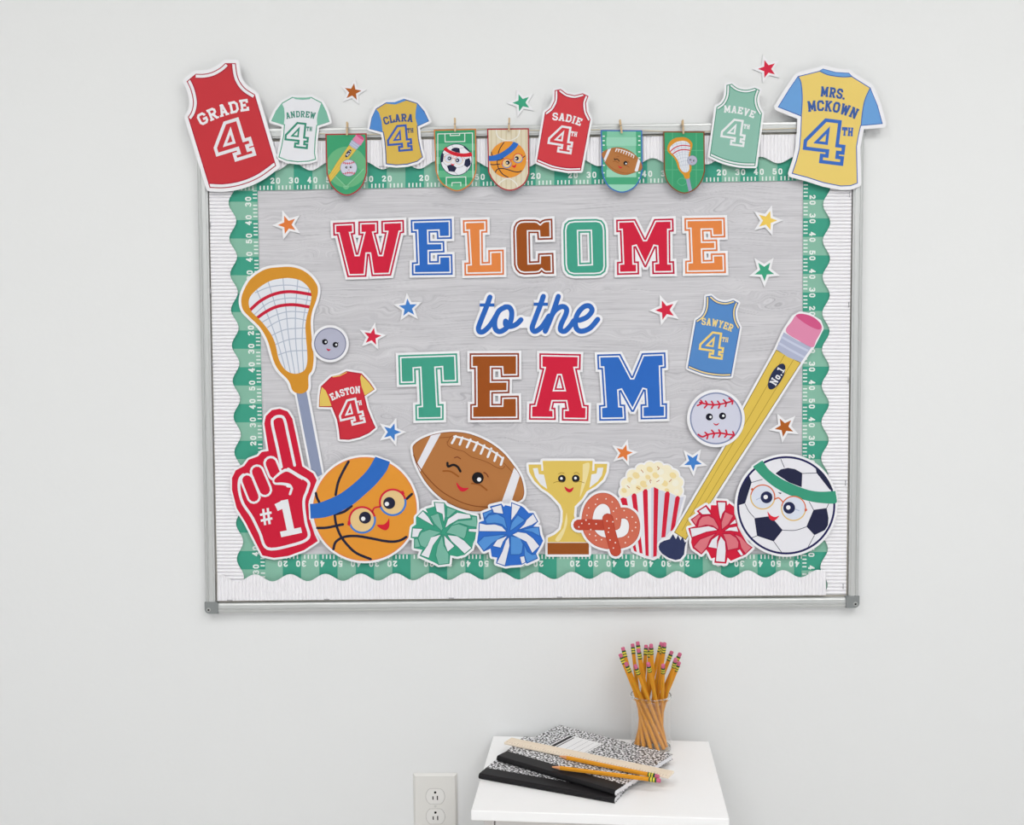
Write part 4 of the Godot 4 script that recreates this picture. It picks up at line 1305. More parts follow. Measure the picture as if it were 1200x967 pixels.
	cutout("trophy", "smiling gold trophy cup cutout on a brown base", "trophy", g, joined(paper), 0.0104)
	ink("cup_print", rw([cup]), mat(219, 190, 96, 0.5), 1)
	ink("handle_gap", rw([zp(600, 520, 5.714, [140, 165, 172, 163, 180, 204, 214, 208, 236, 304, 190, 272, 155, 222]), zp(600, 520, 5.714, [572, 162, 612, 160, 602, 212, 575, 252, 518, 296, 532, 206, 566, 200])]), mat(226, 227, 232, 0.5), 2)
	ink("shine", rw([curve(zp(600, 520, 5.714, [474, 138, 519, 132, 505, 225, 455, 358, 472, 240])), curve(zp(600, 520, 5.714, [366, 460, 368, 540, 325, 645, 290, 642, 345, 565]))]), mat(232, 216, 158, 0.5), 2)
	ink("trophy_base", rw([foot]), mat(150, 82, 34, 0.5), 1)
	var black := mat(26, 26, 36, 0.5)
	eye(600 + 334 / 5.714, 520 + 235 / 5.714, 4.5, 600 + 331 / 5.714, 520 + 233 / 5.714, 3, black)
	eye(600 + 427 / 5.714, 520 + 234 / 5.714, 4.5, 600 + 425 / 5.714, 520 + 231 / 5.714, 3, black)
	ink("face_lines", strokes([curve(zp(600, 520, 5.714, [310, 204, 330, 195, 350, 199])), curve(zp(600, 520, 5.714, [415, 199, 435, 194, 452, 207])), curve(zp(600, 520, 5.714, [276, 264, 305, 254, 345, 258])), curve(zp(600, 520, 5.714, [415, 256, 450, 253, 485, 263]))], 0.6), mat(150, 112, 42, 0.5), 3)
	ink("mouth", rw([curve(zp(600, 520, 5.714, [352, 288, 384, 304, 412, 292, 402, 318, 382, 327, 362, 314]), true)]), mat(202, 36, 56, 0.5), 3)
	# popcorn
	c = [670.0, 530.0, 7.164]
	var tub := zp(670, 530, 7.164, [408, 388, 430, 378, 465, 376, 503, 352, 543, 350, 598, 322, 640, 312, 690, 290, 728, 310, 782, 330, 824, 336, 870, 362, 908, 372, 945, 372, 905, 520, 860, 655, 800, 735, 728, 870, 685, 893, 600, 868, 515, 828, 480, 700, 440, 520])
	var blobs: Array = []
	for b in [[450, 335, 48], [462, 265, 48], [512, 195, 50], [585, 150, 48], [655, 128, 48], [725, 130, 48], [795, 155, 48], [850, 195, 50], [888, 255, 48], [885, 325, 48], [690, 250, 130], [570, 270, 100], [800, 280, 100], [520, 330, 60], [830, 330, 50]]:
		var p := _z(c, b[0], b[1])
		blobs.append(right_way(disc(p.x, p.y, b[2] / 7.164, -1, 0, 28)))
	var heap := joined(blobs)
	paper = grow(tub, 2.2, true)
	for h in heap: paper.append_array(grow(h, 1.8, true))
	cutout("popcorn_tub", "red and white striped popcorn tub cutout with cream popcorn", "popcorn", g, joined(paper), 0.0104)
	ink("popcorn_print", heap, mat(238, 230, 202, 0.5), 1)
	var tan: Array = []
	var pale: Array = []
	for b in [[540, 195, 32], [655, 145, 28], [705, 195, 30], [850, 195, 30], [605, 268, 34], [490, 232, 26], [780, 262, 30], [440, 322, 24], [800, 322, 22], [640, 210, 24], [560, 300, 24]]:
		tan.append(right_way(disc(_z(c, b[0], b[1]).x, _z(c, b[0], b[1]).y, b[2] / 7.164, b[2] / 9.0, 0.6, 20)))
	for b in [[590, 180, 26], [745, 165, 30], [470, 285, 26], [740, 240, 34], [870, 260, 30], [650, 260, 26], [520, 250, 26], [880, 330, 22]]:
		pale.append(right_way(disc(_z(c, b[0], b[1]).x, _z(c, b[0], b[1]).y, b[2] / 7.164, b[2] / 8.0, -0.4, 20)))
	ink("buttery_patch", tan, mat(232, 212, 156, 0.5), 2)
	ink("pale_patch", pale, mat(238, 234, 216, 0.5), 3)
	var specks: Array = []
	for a in [[582, 148, 602, 172], [718, 120, 735, 135, 722, 150], [655, 235, 662, 260], [712, 250, 735, 236], [818, 250, 838, 228], [465, 282, 485, 300], [545, 295, 572, 310], [660, 232, 668, 240]]:
		specks.append(zp(670, 530, 7.164, a))
	ink("brown_speck", strokes(specks, 0.8), mat(186, 120, 66, 0.5), 4)
	ink("tub_print", rw([tub]), mat(229, 229, 235, 0.5), 4)
	ink("grey_tub_fold", rw([zp(670, 530, 7.164, [727, 314, 782, 332, 752, 716, 712, 868]), zp(670, 530, 7.164, [823, 342, 870, 366, 828, 662, 786, 712]), zp(670, 530, 7.164, [908, 380, 942, 376, 900, 520, 864, 646]), zp(670, 530, 7.164, [668, 300, 684, 294, 684, 888, 668, 884])]), mat(205, 207, 221, 0.5), 5)
	ink("red_stripe", rw([zp(670, 530, 7.164, [409, 392, 430, 380, 460, 388, 546, 838, 524, 830, 490, 720]), zp(670, 530, 7.164, [502, 366, 516, 348, 532, 346, 543, 360, 595, 852, 570, 846]), zp(670, 530, 7.164, [597, 330, 610, 312, 628, 310, 637, 326, 646, 874, 620, 868]), zp(670, 530, 7.164, [689, 292, 728, 312, 713, 872, 684, 880]), zp(670, 530, 7.164, [782, 346, 796, 330, 812, 330, 824, 346, 786, 712, 752, 718]), zp(670, 530, 7.164, [870, 382, 882, 368, 898, 368, 908, 384, 864, 648, 828, 664])]), mat(203, 32, 58, 0.5), 6)
	# pencil bat, with the baseball over it
	paper = grow(PackedVector2Array([Vector2(909.6, 409.7), Vector2(918.4, 389.5), Vector2(930, 372), Vector2(938, 367.5), Vector2(948, 369.5), Vector2(960, 377), Vector2(962.8, 385), Vector2(951.5, 407), Vector2(938.7, 425.1), Vector2(890, 501), Vector2(836.9, 583.4), Vector2(803.5, 633), Vector2(801.6, 650), Vector2(797, 655.5), Vector2(791, 656), Vector2(782, 653), Vector2(773, 645), Vector2(772.5, 638), Vector2(777, 634), Vector2(785, 632), Vector2(790, 624), Vector2(825, 565), Vector2(851.8, 520), Vector2(872, 477.5)]), 2.6, true)
	cutout("pencil_bat", "yellow baseball bat cutout drawn as a pencil with pink eraser", "bat", g, paper, 0.0124)
	draw_bat()
	cutout("baseball", "smiling white baseball cutout with red stitching overlapping the pencil bat", "baseball", "", [right_way(disc(839, 490.4, 33.8, -1, 0, 64))], 0.0144)
	draw_baseball()
	# pretzel
	var loops: Array = [curve(zp(670, 530, 7.164, [365, 610, 372, 520, 352, 440, 292, 392, 220, 396, 160, 450, 132, 530, 130, 610, 160, 690, 220, 745, 300, 768])), curve(zp(670, 530, 7.164, [380, 768, 455, 750, 510, 700, 528, 620, 508, 550, 460, 514, 410, 512]))]
	var arms: Array = [zp(670, 530, 7.164, [58, 611, 140, 608, 265, 612]), curve(zp(670, 530, 7.164, [302, 560, 318, 650, 345, 750, 369, 830]))]
	paper = []
	for l in loops + arms: paper.append_array(stroke(l, 13.0 + 5.4))
	cutout("pretzel", "salted brown pretzel cutout overlapping the trophy and the popcorn tub", "pretzel", g, joined(paper), 0.0126)
	ink("crust_edge", strokes(loops, 13.0), mat(176, 78, 62, 0.5), 1)
	ink("crust", strokes(loops, 11.8), mat(205, 108, 86, 0.5), 2)
	ink("crust_edge", stroke(arms[0], 12.6), mat(166, 58, 44, 0.5), 3)
	ink("twisted_end", stroke(arms[0], 11.6), mat(184, 70, 52, 0.5), 4)
	ink("crust_edge", stroke(arms[1], 13.0), mat(166, 58, 44, 0.5), 5)
	ink("twisted_end", stroke(arms[1], 11.8), mat(190, 78, 58, 0.5), 6)
	var salt: Array = []
	for a in [[142, 468], [200, 438], [216, 395], [288, 392], [340, 418], [375, 470], [350, 496], [376, 560], [345, 585], [128, 530], [120, 570], [84, 598], [146, 602], [205, 602], [60, 628], [296, 578], [312, 638], [308, 672], [322, 738], [366, 760], [350, 805], [150, 690], [200, 702], [205, 740], [250, 735], [440, 490], [508, 545], [462, 548], [538, 590], [536, 632], [508, 660], [476, 712], [450, 760], [160, 650]]:
		salt.append(right_way(disc(_z(c, a[0], a[1]).x, _z(c, a[0], a[1]).y, 0.85, -1, 0, 8)))
	ink("salt_grains", salt, mat(236, 222, 216, 0.5), 7)
	# pom-poms
	pom("pompom", "green and white pom-pom cutout", [475.0, 580.0, 7.06], [235, 60, 325, 65, 345, 92, 430, 125, 545, 165, 590, 175, 600, 272, 600, 315, 562, 400, 552, 445, 490, 497, 430, 512, 372, 500, 365, 570, 275, 580, 240, 560, 205, 545, 118, 505, 140, 455, 70, 442, 72, 362, 44, 356, 55, 268, 88, 245, 88, 185, 145, 126, 185, 148, 168, 116, 240, 96], [315, 305], [
		[0, [240, 62, 322, 66, 330, 180, 318, 240, 305, 160, 258, 140]], [1, [205, 175, 275, 150, 312, 280, 300, 300, 240, 240]], [0, [97, 180, 145, 132, 190, 180, 240, 262]], [0, [60, 275, 150, 280, 120, 310, 105, 350, 52, 352]],
		[1, [105, 360, 130, 310, 200, 285, 300, 310, 215, 355, 175, 430, 165, 440, 125, 420]], [1, [75, 365, 102, 360, 125, 430, 76, 438]], [0, [300, 325, 230, 420, 195, 525, 125, 500, 180, 420, 210, 350]], [1, [305, 330, 320, 420, 360, 490, 360, 568, 275, 578, 250, 500, 265, 420]],
		[0, [318, 330, 410, 425, 350, 475, 325, 410]], [0, [345, 330, 430, 340, 490, 380, 550, 440, 490, 490, 430, 430, 380, 385]], [1, [335, 315, 380, 255, 440, 240, 515, 265, 500, 340, 485, 365, 400, 330]], [1, [365, 260, 430, 215, 550, 205, 548, 178, 590, 180, 596, 270, 530, 260, 450, 235]],
		[0, [325, 280, 350, 200, 430, 145, 535, 162, 545, 195, 440, 205, 370, 245]], [1, [345, 100, 425, 128, 360, 185, 340, 190]], [0, [525, 280, 598, 280, 596, 312, 520, 305]]], [60, 154, 126], [120, 180, 162], [54, 140, 116], 0.0170)
	pom("pompom", "blue and white pom-pom cutout", [475.0, 580.0, 7.06], [700, 95, 795, 72, 815, 100, 825, 85, 875, 97, 880, 62, 960, 92, 985, 110, 1020, 150, 1060, 150, 1098, 222, 1060, 262, 1108, 265, 1118, 330, 1140, 380, 1115, 430, 1080, 490, 1095, 530, 1005, 570, 985, 545, 955, 580, 870, 585, 830, 592, 750, 567, 760, 520, 715, 512, 705, 445, 650, 470, 592, 395, 605, 305, 615, 225, 650, 213, 638, 150, 715, 120], [853, 310], [
		[0, [705, 105, 795, 80, 812, 160, 730, 148, 720, 120]], [0, [880, 66, 956, 96, 925, 150, 880, 210, 872, 240]], [1, [660, 205, 690, 168, 760, 157, 820, 190, 845, 290, 800, 245, 740, 233, 672, 238]], [1, [642, 155, 712, 125, 722, 145, 688, 160, 655, 198]],
		[1, [930, 165, 990, 210, 870, 300, 865, 285, 880, 230]], [0, [1000, 207, 1058, 154, 1094, 220, 1050, 250, 930, 293, 985, 240]], [1, [960, 290, 1050, 270, 1105, 268, 1115, 345, 1050, 310]], [0, [612, 232, 670, 245, 740, 242, 800, 260, 840, 305, 608, 303]],
		[1, [597, 395, 650, 345, 840, 325, 720, 400, 650, 466]], [0, [720, 425, 760, 370, 850, 335, 810, 390, 790, 440]], [0, [800, 470, 830, 380, 858, 345, 865, 420, 825, 588, 754, 564]], [1, [870, 340, 950, 355, 975, 410, 965, 480, 945, 495, 870, 495]],
		[0, [880, 330, 930, 305, 1000, 315, 1060, 360, 1112, 425, 1050, 485, 1000, 390]], [1, [980, 400, 1010, 470, 1050, 495, 1080, 490, 1092, 525, 1006, 565, 985, 500]], [0, [945, 512, 985, 505, 996, 558, 962, 575]]], [48, 106, 196], [84, 144, 212], [44, 96, 176], 0.0188)
	pom("pompom", "red and white pom-pom cutout", [795.0, 580.0, 10.74], [475, 72, 608, 78, 615, 132, 640, 105, 700, 150, 705, 240, 722, 290, 740, 350, 748, 400, 790, 480, 870, 620, 937, 662, 845, 752, 790, 775, 660, 832, 620, 790, 600, 866, 452, 856, 460, 790, 415, 802, 375, 722, 350, 690, 290, 754, 180, 672, 160, 600, 165, 548, 122, 420, 215, 395, 152, 310, 260, 238, 228, 205, 350, 126, 405, 190, 410, 130, 480, 130], [530, 460], [
		[0, [490, 90, 596, 92, 590, 190, 555, 240, 530, 330, 510, 240]], [0, [250, 203, 346, 144, 415, 245, 300, 250]], [1, [166, 312, 255, 244, 290, 260, 245, 320, 222, 388]], [1, [240, 410, 260, 320, 300, 275, 380, 260, 450, 300, 505, 400, 505, 440, 430, 390, 350, 380]],
		[1, [585, 210, 695, 260, 630, 370, 545, 440, 540, 350]], [0, [630, 385, 718, 300, 735, 360]], [0, [145, 422, 250, 410, 380, 390, 450, 410, 500, 445, 350, 470, 168, 538]], [1, [190, 655, 270, 560, 480, 480, 400, 560, 360, 660, 290, 742]],
		[0, [370, 660, 420, 560, 515, 495, 490, 580, 490, 680]], [0, [480, 695, 500, 590, 535, 515, 590, 590, 600, 700, 588, 850, 468, 840]], [1, [560, 490, 650, 490, 730, 540, 760, 600, 755, 670, 620, 700, 600, 590]], [1, [700, 490, 790, 530, 870, 622, 925, 662, 845, 742, 790, 670, 768, 580]],
		[0, [735, 700, 775, 682, 822, 755, 788, 772]], [0, [570, 460, 640, 410, 738, 395, 760, 470, 660, 455]]], [204, 32, 60], [214, 116, 126], [180, 24, 62], 0.0144)
	# soccer ball
	paper = [right_way(disc(_z([855.0, 525.0, 7.163], 475, 482).x, _z([855.0, 525.0, 7.163], 475, 482).y, 60.4, -1, 0, 72))]
	paper.append_array(grow(zp(855, 525, 7.163, [275, 105, 330, 182, 420, 250, 520, 300, 650, 350, 760, 368, 888, 362, 898, 420, 888, 465, 760, 462, 640, 440, 500, 395, 380, 330, 280, 250, 195, 158]), 1.8, true))
	cutout("soccer_ball", "smiling soccer ball cutout with a green headband and round eyeglasses", "soccer ball", g, joined(paper), 0.0164)
	draw_soccer([60, 150, 122])

# ---------------------------------------------------------------- garland

func pennant(called: String, label: String, outline: PackedVector2Array, edge: Array, field: Array) -> PackedVector2Array:
	cutout("pennant", label, "pennant", "pennants on the twine", rw([outline]), 0.0206, 0.0007)
	ink("edge_band", rw([outline]), mat(edge[0], edge[1], edge[2], 0.5), 1)
	var inside := grow1(outline, -1.45)
	ink("field_print", [inside], mat(field[0], field[1], field[2], 0.5), 2)
	return right_way(inside)

func lift(n: float) -> void:                     # later prints go on top of earlier ones
	face_z += 0.00008 * n

func place_art(from: Vector2, to: Vector2, s: float, turn := 0.0) -> void:
	art = Transform2D(deg_to_rad(turn), to) * Transform2D(0, Vector2.ZERO).scaled(Vector2(s, s)) * Transform2D(0, -from)

func clipped(list: Array, by: PackedVector2Array) -> Array:
	var o: Array = []
	for p in list: o.append_array(Geometry2D.intersect_polygons(p, by))
	return o

func build_garland() -> void:
	var st := begin()
	var path := PackedVector3Array()
	var knots := PackedVector2Array([Vector2(333, 154), Vector2(383, 157), Vector2(430, 157.6), Vector2(508, 154), Vector2(550, 152), Vector2(597, 151.6), Vector2(640, 153), Vector2(705, 152), Vector2(752, 152.8), Vector2(778, 154), Vector2(826, 154.4), Vector2(870, 152.6), Vector2(938, 150)])
	root_at = at(636, 153, 0.0178)
	for q in curve(knots, false, 4):
		path.append(at(q.x, q.y, 0.0178) - root_at)
	tube(st, path, 0.0007, 6)
	var tw := mesh_node("twine", st.commit(), mat(206, 194, 168, 0.9), self, root_at)
	tag(tw, "tan twine strung along the board's top edge with pennants", "twine")
	var green := [62, 156, 112]
	var pale := mat(124, 190, 150, 0.5)
	var white := mat(222, 230, 226, 0.5)
	# baseball
	var inside := pennant("", "red-edged pennant showing a baseball and pencil bat", curve_low(zp(370, 80, 6.04, [68, 465, 361, 460, 363, 740, 335, 825, 285, 878, 225, 902, 165, 885, 105, 825, 76, 745])), [168, 48, 56], green)
	ink("infield_print", clipped([right_way(disc(370 + 218 / 6.04, 80 + 700 / 6.04, 24.0))], inside), mat(104, 176, 128, 0.5), 3)
	ink("diamond_print", clipped([right_way(zp(370, 80, 6.04, [215, 838, 110, 735, 218, 625, 325, 730]))], inside), mat(84, 166, 120, 0.5), 4)
	ink("base_lines", clipped(strokes([zp(370, 80, 6.04, [215, 838, 90, 715]), zp(370, 80, 6.04, [215, 838, 340, 712]), zp(370, 80, 6.04, [195, 838, 235, 838])], 0.8), inside), mat(140, 198, 158, 0.5), 5)
	ink("home_plate", clipped([right_way(disc(370 + 215 / 6.04, 80 + 838 / 6.04, 3.4))], inside), mat(116, 184, 138, 0.5), 4)
	lift(5)
	crop = inside
	place_art(Vector2(942.2, 387), Vector2(420, 163.8), 0.315, 6)
	draw_bat()
	lift(6)
	place_art(Vector2(839, 490.4), Vector2(408.6, 196.8), 0.325)
	draw_baseball()
	clothespin(Vector2(406.8, 143), Vector2(406.8, 158.8), "clothespin holding the baseball pennant")
	# soccer
	inside = pennant("", "orange-edged pennant showing a soccer ball on a field", curve_low(zp(500, 90, 6.0, [50, 372, 347, 365, 352, 640, 340, 700, 300, 765, 215, 806, 130, 772, 85, 725, 62, 660])), [204, 122, 62], green)
	var bands: Array = []
	for y in [470, 565, 660, 755]:
		bands.append_array(clipped([right_way(zp(500, 90, 6.0, [40, y, 360, y, 360, y + 48, 40, y + 48]))], inside))
	ink("grass_band", bands, mat(98, 178, 136, 0.5), 3)
	var box_lines: Array = []
	for a in [[78, 760, 78, 402, 322, 395, 326, 760], [128, 398, 130, 458, 268, 455, 268, 396], [165, 398, 166, 414, 232, 412, 232, 396], [138, 770, 138, 708, 275, 704, 276, 768], [178, 770, 178, 745, 240, 743, 240, 770]]:
		box_lines.append_array(stroke(zp(500, 90, 6.0, a), 0.95, false))
	ink("pitch_lines", clipped(box_lines, inside), white, 4)
	lift(4)
	crop = PackedVector2Array()
	place_art(_z([855.0, 525.0, 7.163], 475, 482), Vector2(534.7, 187.2), 0.325, -11)
	draw_soccer([204, 36, 52])
	clothespin(Vector2(533.0, 138.4), Vector2(533.4, 154.4), "clothespin holding the soccer pennant")
	# basketball
	inside = pennant("", "red-edged pennant showing a basketball on a wood court", curve_low(zp(500, 90, 6.0, [425, 365, 719, 362, 722, 680, 695, 745, 640, 788, 580, 802, 515, 780, 460, 725, 432, 670])), [170, 44, 56], [216, 207, 184])
	var planks: Array = []
	for x in [450, 485, 520, 555, 590, 625, 660, 695]:
		planks.append_array(clipped([right_way(zp(500, 90, 6.0, [x, 360, x + 9, 360, x + 9, 810, x, 810]))], inside))
	ink("court_board", planks, mat(206, 194, 164, 0.5), 3)
	ink("court_lines", clipped(strokes([curve(zp(500, 90, 6.0, [490, 360, 500, 420, 572, 450, 640, 420, 655, 360])), curve(zp(500, 90, 6.0, [500, 800, 510, 750, 572, 715, 630, 750, 640, 800])), zp(500, 90, 6.0, [430, 590, 720, 590])], 1.2), inside), mat(228, 226, 220, 0.5), 4)
	lift(4)
	place_art(_z([360.0, 528.0, 6.907], 467, 474), Vector2(595.3, 187.0), 0.352, 6)
	draw_basketball()
	clothespin(Vector2(596.8, 138.4), Vector2(596.3, 154.0), "clothespin holding the basketball pennant")
	# football
	inside = pennant("", "blue-edged pennant showing a football on a field", curve_low(zp(690, 80, 5.714, [80, 413, 358, 415, 361, 680, 345, 745, 300, 805, 225, 834, 150, 810, 105, 755, 86, 690])), [62, 112, 184], [74, 164, 124])
	bands = []
	for b in [[420, 462, 0], [462, 520, 1], [520, 570, 0], [570, 630, 1], [630, 680, 0], [680, 730, 1], [778, 840, 0]]:
		for p in clipped([right_way(zp(690, 80, 5.714, [122, b[0], 316, b[0], 316, b[1], 122, b[1]]))], inside):
			if b[2] == 0: bands.append(p)
	ink("field_band", bands, mat(128, 194, 164, 0.5), 3)
	bands = []
	for b in [[462, 520], [570, 630], [680, 730], [778, 840]]:
		bands.append_array(clipped([right_way(zp(690, 80, 5.714, [118, b[0], 318, b[0], 318, b[1], 118, b[1]]))], inside))
	ink("pale_field_band", bands, mat(150, 206, 182, 0.5), 4)
	var marks: Array = []
	for y in [455, 485, 515, 560, 600, 650, 700, 735]:
		for x in [100, 338]:
			marks.append(right_way(zp(690, 80, 5.714, [x - 7, y - 4, x + 7, y - 4, x + 7, y + 4, x - 7, y + 4])))
	ink("hash_marks", clipped(marks, inside), white, 4)
	lift(4)
	crop = right_way(zp(690, 80, 5.714, [80, 413, 358, 415, 361, 850, 80, 850]))
	place_art(Vector2(548.7, 553), Vector2(728.9, 188.9), 0.355, -4)
	draw_football()
	clothespin(Vector2(726.4, 140.4), Vector2(728.6, 156.4), "clothespin holding the football pennant")
	# lacrosse
	inside = pennant("", "brown-edged pennant showing a lacrosse stick and ball", curve_low(zp(690, 80, 5.714, [498, 422, 775, 424, 778, 690, 758, 755, 712, 812, 640, 840, 570, 812, 520, 755, 503, 690])), [128, 76, 44], green)
	ink("pitch_lines", clipped(strokes([zp(690, 80, 5.714, [560, 430, 560, 800]), zp(690, 80, 5.714, [720, 430, 720, 800]), zp(690, 80, 5.714, [500, 550, 775, 550]), zp(690, 80, 5.714, [500, 680, 775, 680]), curve(zp(690, 80, 5.714, [592, 760, 606, 742, 625, 735, 644, 742, 658, 760])), curve(zp(690, 80, 5.714, [592, 762, 606, 778, 625, 785, 644, 778, 658, 762]))], 0.7), inside), mat(96, 178, 138, 0.5), 3)
	lift(3)
	crop = inside
	place_art(Vector2(328, 380), Vector2(797.0, 183.0), 0.33, -1)
	ink("shaft", rw([PackedVector2Array([Vector2(346.5, 458), Vector2(359.5, 455), Vector2(378, 556), Vector2(367, 562)])]), mat(150, 158, 184, 0.5), 1)
	draw_stick(false)
	lift(5)
	place_art(Vector2(386.9, 402.9), Vector2(811.2, 188.0), 0.31)
	draw_grey_ball()
	clothespin(Vector2(799.9, 140.7), Vector2(800.8, 157.2), "clothespin holding the lacrosse pennant")

func curve_low(p: PackedVector2Array) -> PackedVector2Array:
	# straight top corners, rounded lower edge
	var low := PackedVector2Array()
	for i in range(2, p.size()): low.append(p[i])
	var out := PackedVector2Array([p[0], p[1]])
	out.append_array(curve(low, false, 5))
	return out

func clothespin(a: Vector2, b: Vector2, label: String) -> void:
	var top := at(a.x, a.y, 0.0235)
	var low := at(b.x, b.y, 0.0235)
	var t := thing("clothespin", "small wooden " + label, "clothespin", (top + low) * 0.5, "clothespins on the twine")
	var y := (top - low).normalized()
	var h := (top - low).length() * 0.5
	var bas := Basis(y.cross(Vector3(0, 0, 1)).normalized(), y, Vector3(0, 0, 1))
	var wood := mat(204, 178, 144, 0.7)
	for s in [1.0, -1.0]:
		var st := begin()
		var z0 := 0.0004 if s > 0 else -0.0058
		var z1 := 0.0032 if s > 0 else -0.0046
		var lo := -h if s > 0 else h * 0.15
		box(st, Vector3(-0.0016, lo, z0), Vector3(0.0016, h, z1), 0.0004, Transform3D(bas, Vector3.ZERO))
		mesh_node("jaw", st.commit(), wood, t)
	var sp := begin()
	tube(sp, PackedVector3Array([bas * Vector3(-0.0022, h * 0.1, 0.0033), bas * Vector3(0.0022, h * 0.1, 0.0033)]), 0.0007, 8)
	tube(sp, PackedVector3Array([bas * Vector3(-0.0022, h * 0.1, 0.0033), bas * Vector3(-0.0022, h * 0.18, -0.0056)]), 0.0004, 6)
	mesh_node("spring", sp.commit(), mat(170, 165, 160, 0.4, 0.7), t)

# ---------------------------------------------------------------- outlet

func build_outlet() -> void:
	var c := Vector3(-0.187, MID - 0.8285, 0)
	var t := thing("power_outlet", "white double power outlet on the wall beside the table", "outlet", c)
	var st := begin()
	# plate with sloping edges
	var h := Vector2(0.042, 0.0655)
	var lo := [Vector3(-h.x, -h.y, 0.0005), Vector3(h.x, -h.y, 0.0005), Vector3(h.x, h.y, 0.0005), Vector3(-h.x, h.y, 0.0005)]
	var k := 0.0042
	var hi := [Vector3(-h.x + k, -h.y + k, 0.0058), Vector3(h.x - k, -h.y + k, 0.0058), Vector3(h.x - k, h.y - k, 0.0058), Vector3(-h.x + k, h.y - k, 0.0058)]
	for i in 4:
		var j := (i + 1) % 4
		quad(st, lo[i], lo[j], hi[j], hi[i], Vector3(lo[i].x + lo[j].x, lo[i].y + lo[j].y, 0.02))
	quad(st, hi[0], hi[1], hi[2], hi[3], Vector3(0, 0, 1))
	mesh_node("cover_plate", st.commit(), mat(224, 223, 220, 0.35), t)
	for y in [0.0225, -0.0165]:
		var outline := PackedVector2Array()
		for i in 48:
			var a := TAU * i / 48.0
			outline.append(Vector2(cos(a) * 0.0174, clampf(sin(a) * 0.0174, -0.0143, 0.0143)))
		var s2 := begin()
		for i in 48:
			var p := outline[i]
			var q := outline[(i + 1) % 48]
			tri(s2, Vector3(0, 0, 0.0066), Vector3(p.x, p.y, 0.0066), Vector3(q.x, q.y, 0.0066), Vector3(0, 0, 1))
			quad(s2, Vector3(p.x, p.y, 0.0066), Vector3(q.x, q.y, 0.0066), Vector3(q.x * 1.02, q.y * 1.02, 0.0058), Vector3(p.x * 1.02, p.y * 1.02, 0.0058), Vector3(p.x, p.y, 0.002))
		var face := mesh_node("receptacle", s2.commit(), mat(228, 227, 225, 0.3), t, Vector3(0, y, 0))
		var gap := begin()
		for i in 48:
			var p := outline[i]
			var q := outline[(i + 1) % 48]
			quad(gap, Vector3(p.x, p.y, 0.0059) * Vector3(1.02, 1.02, 1), Vector3(q.x, q.y, 0.0059) * Vector3(1.02, 1.02, 1), Vector3(q.x, q.y, 0.0059) * Vector3(1.06, 1.06, 1), Vector3(p.x, p.y, 0.0059) * Vector3(1.06, 1.06, 1), Vector3(0, 0, 1))
		mesh_node("seam_gap", gap.commit(), mat(176, 174, 172, 0.6), face)
		var dark := mat(48, 44, 44, 0.7)
		for s in [[-0.0043, 0.0019, 0.0011, 0.0033], [0.0041, 0.0019, 0.0011, 0.0040]]:
			box_node("slot", Vector3(s[0] - s[2], -s[1] - s[3] - 0.001, 0.0064), Vector3(s[0] + s[2], -s[1] + s[3] - 0.001, 0.00672), dark, face)
		var g := begin()
		lathe(g, PackedVector2Array([Vector2(0.0023, 0), Vector2(0.0023, 0.0003), Vector2(0, 0.0003)]), 16, Transform3D(Basis(Vector3(1, 0, 0), PI / 2), Vector3(0, 0.0078, 0.0065)))
		mesh_node("ground_hole", g.commit(), mat(26, 22, 22, 0.7), face)
	var sc := begin()
	lathe(sc, PackedVector2Array([Vector2(0.0022, 0), Vector2(0.0019, 0.0009), Vector2(0, 0.0011)]), 16, Transform3D(Basis(Vector3(1, 0, 0), PI / 2), Vector3(0, 0.003, 0.0058)))
	mesh_node("plate_screw", sc.commit(), mat(206, 206, 204, 0.35), t)

# ---------------------------------------------------------------- table and what stands on it

const TOP := 0.58                                # height of the table top

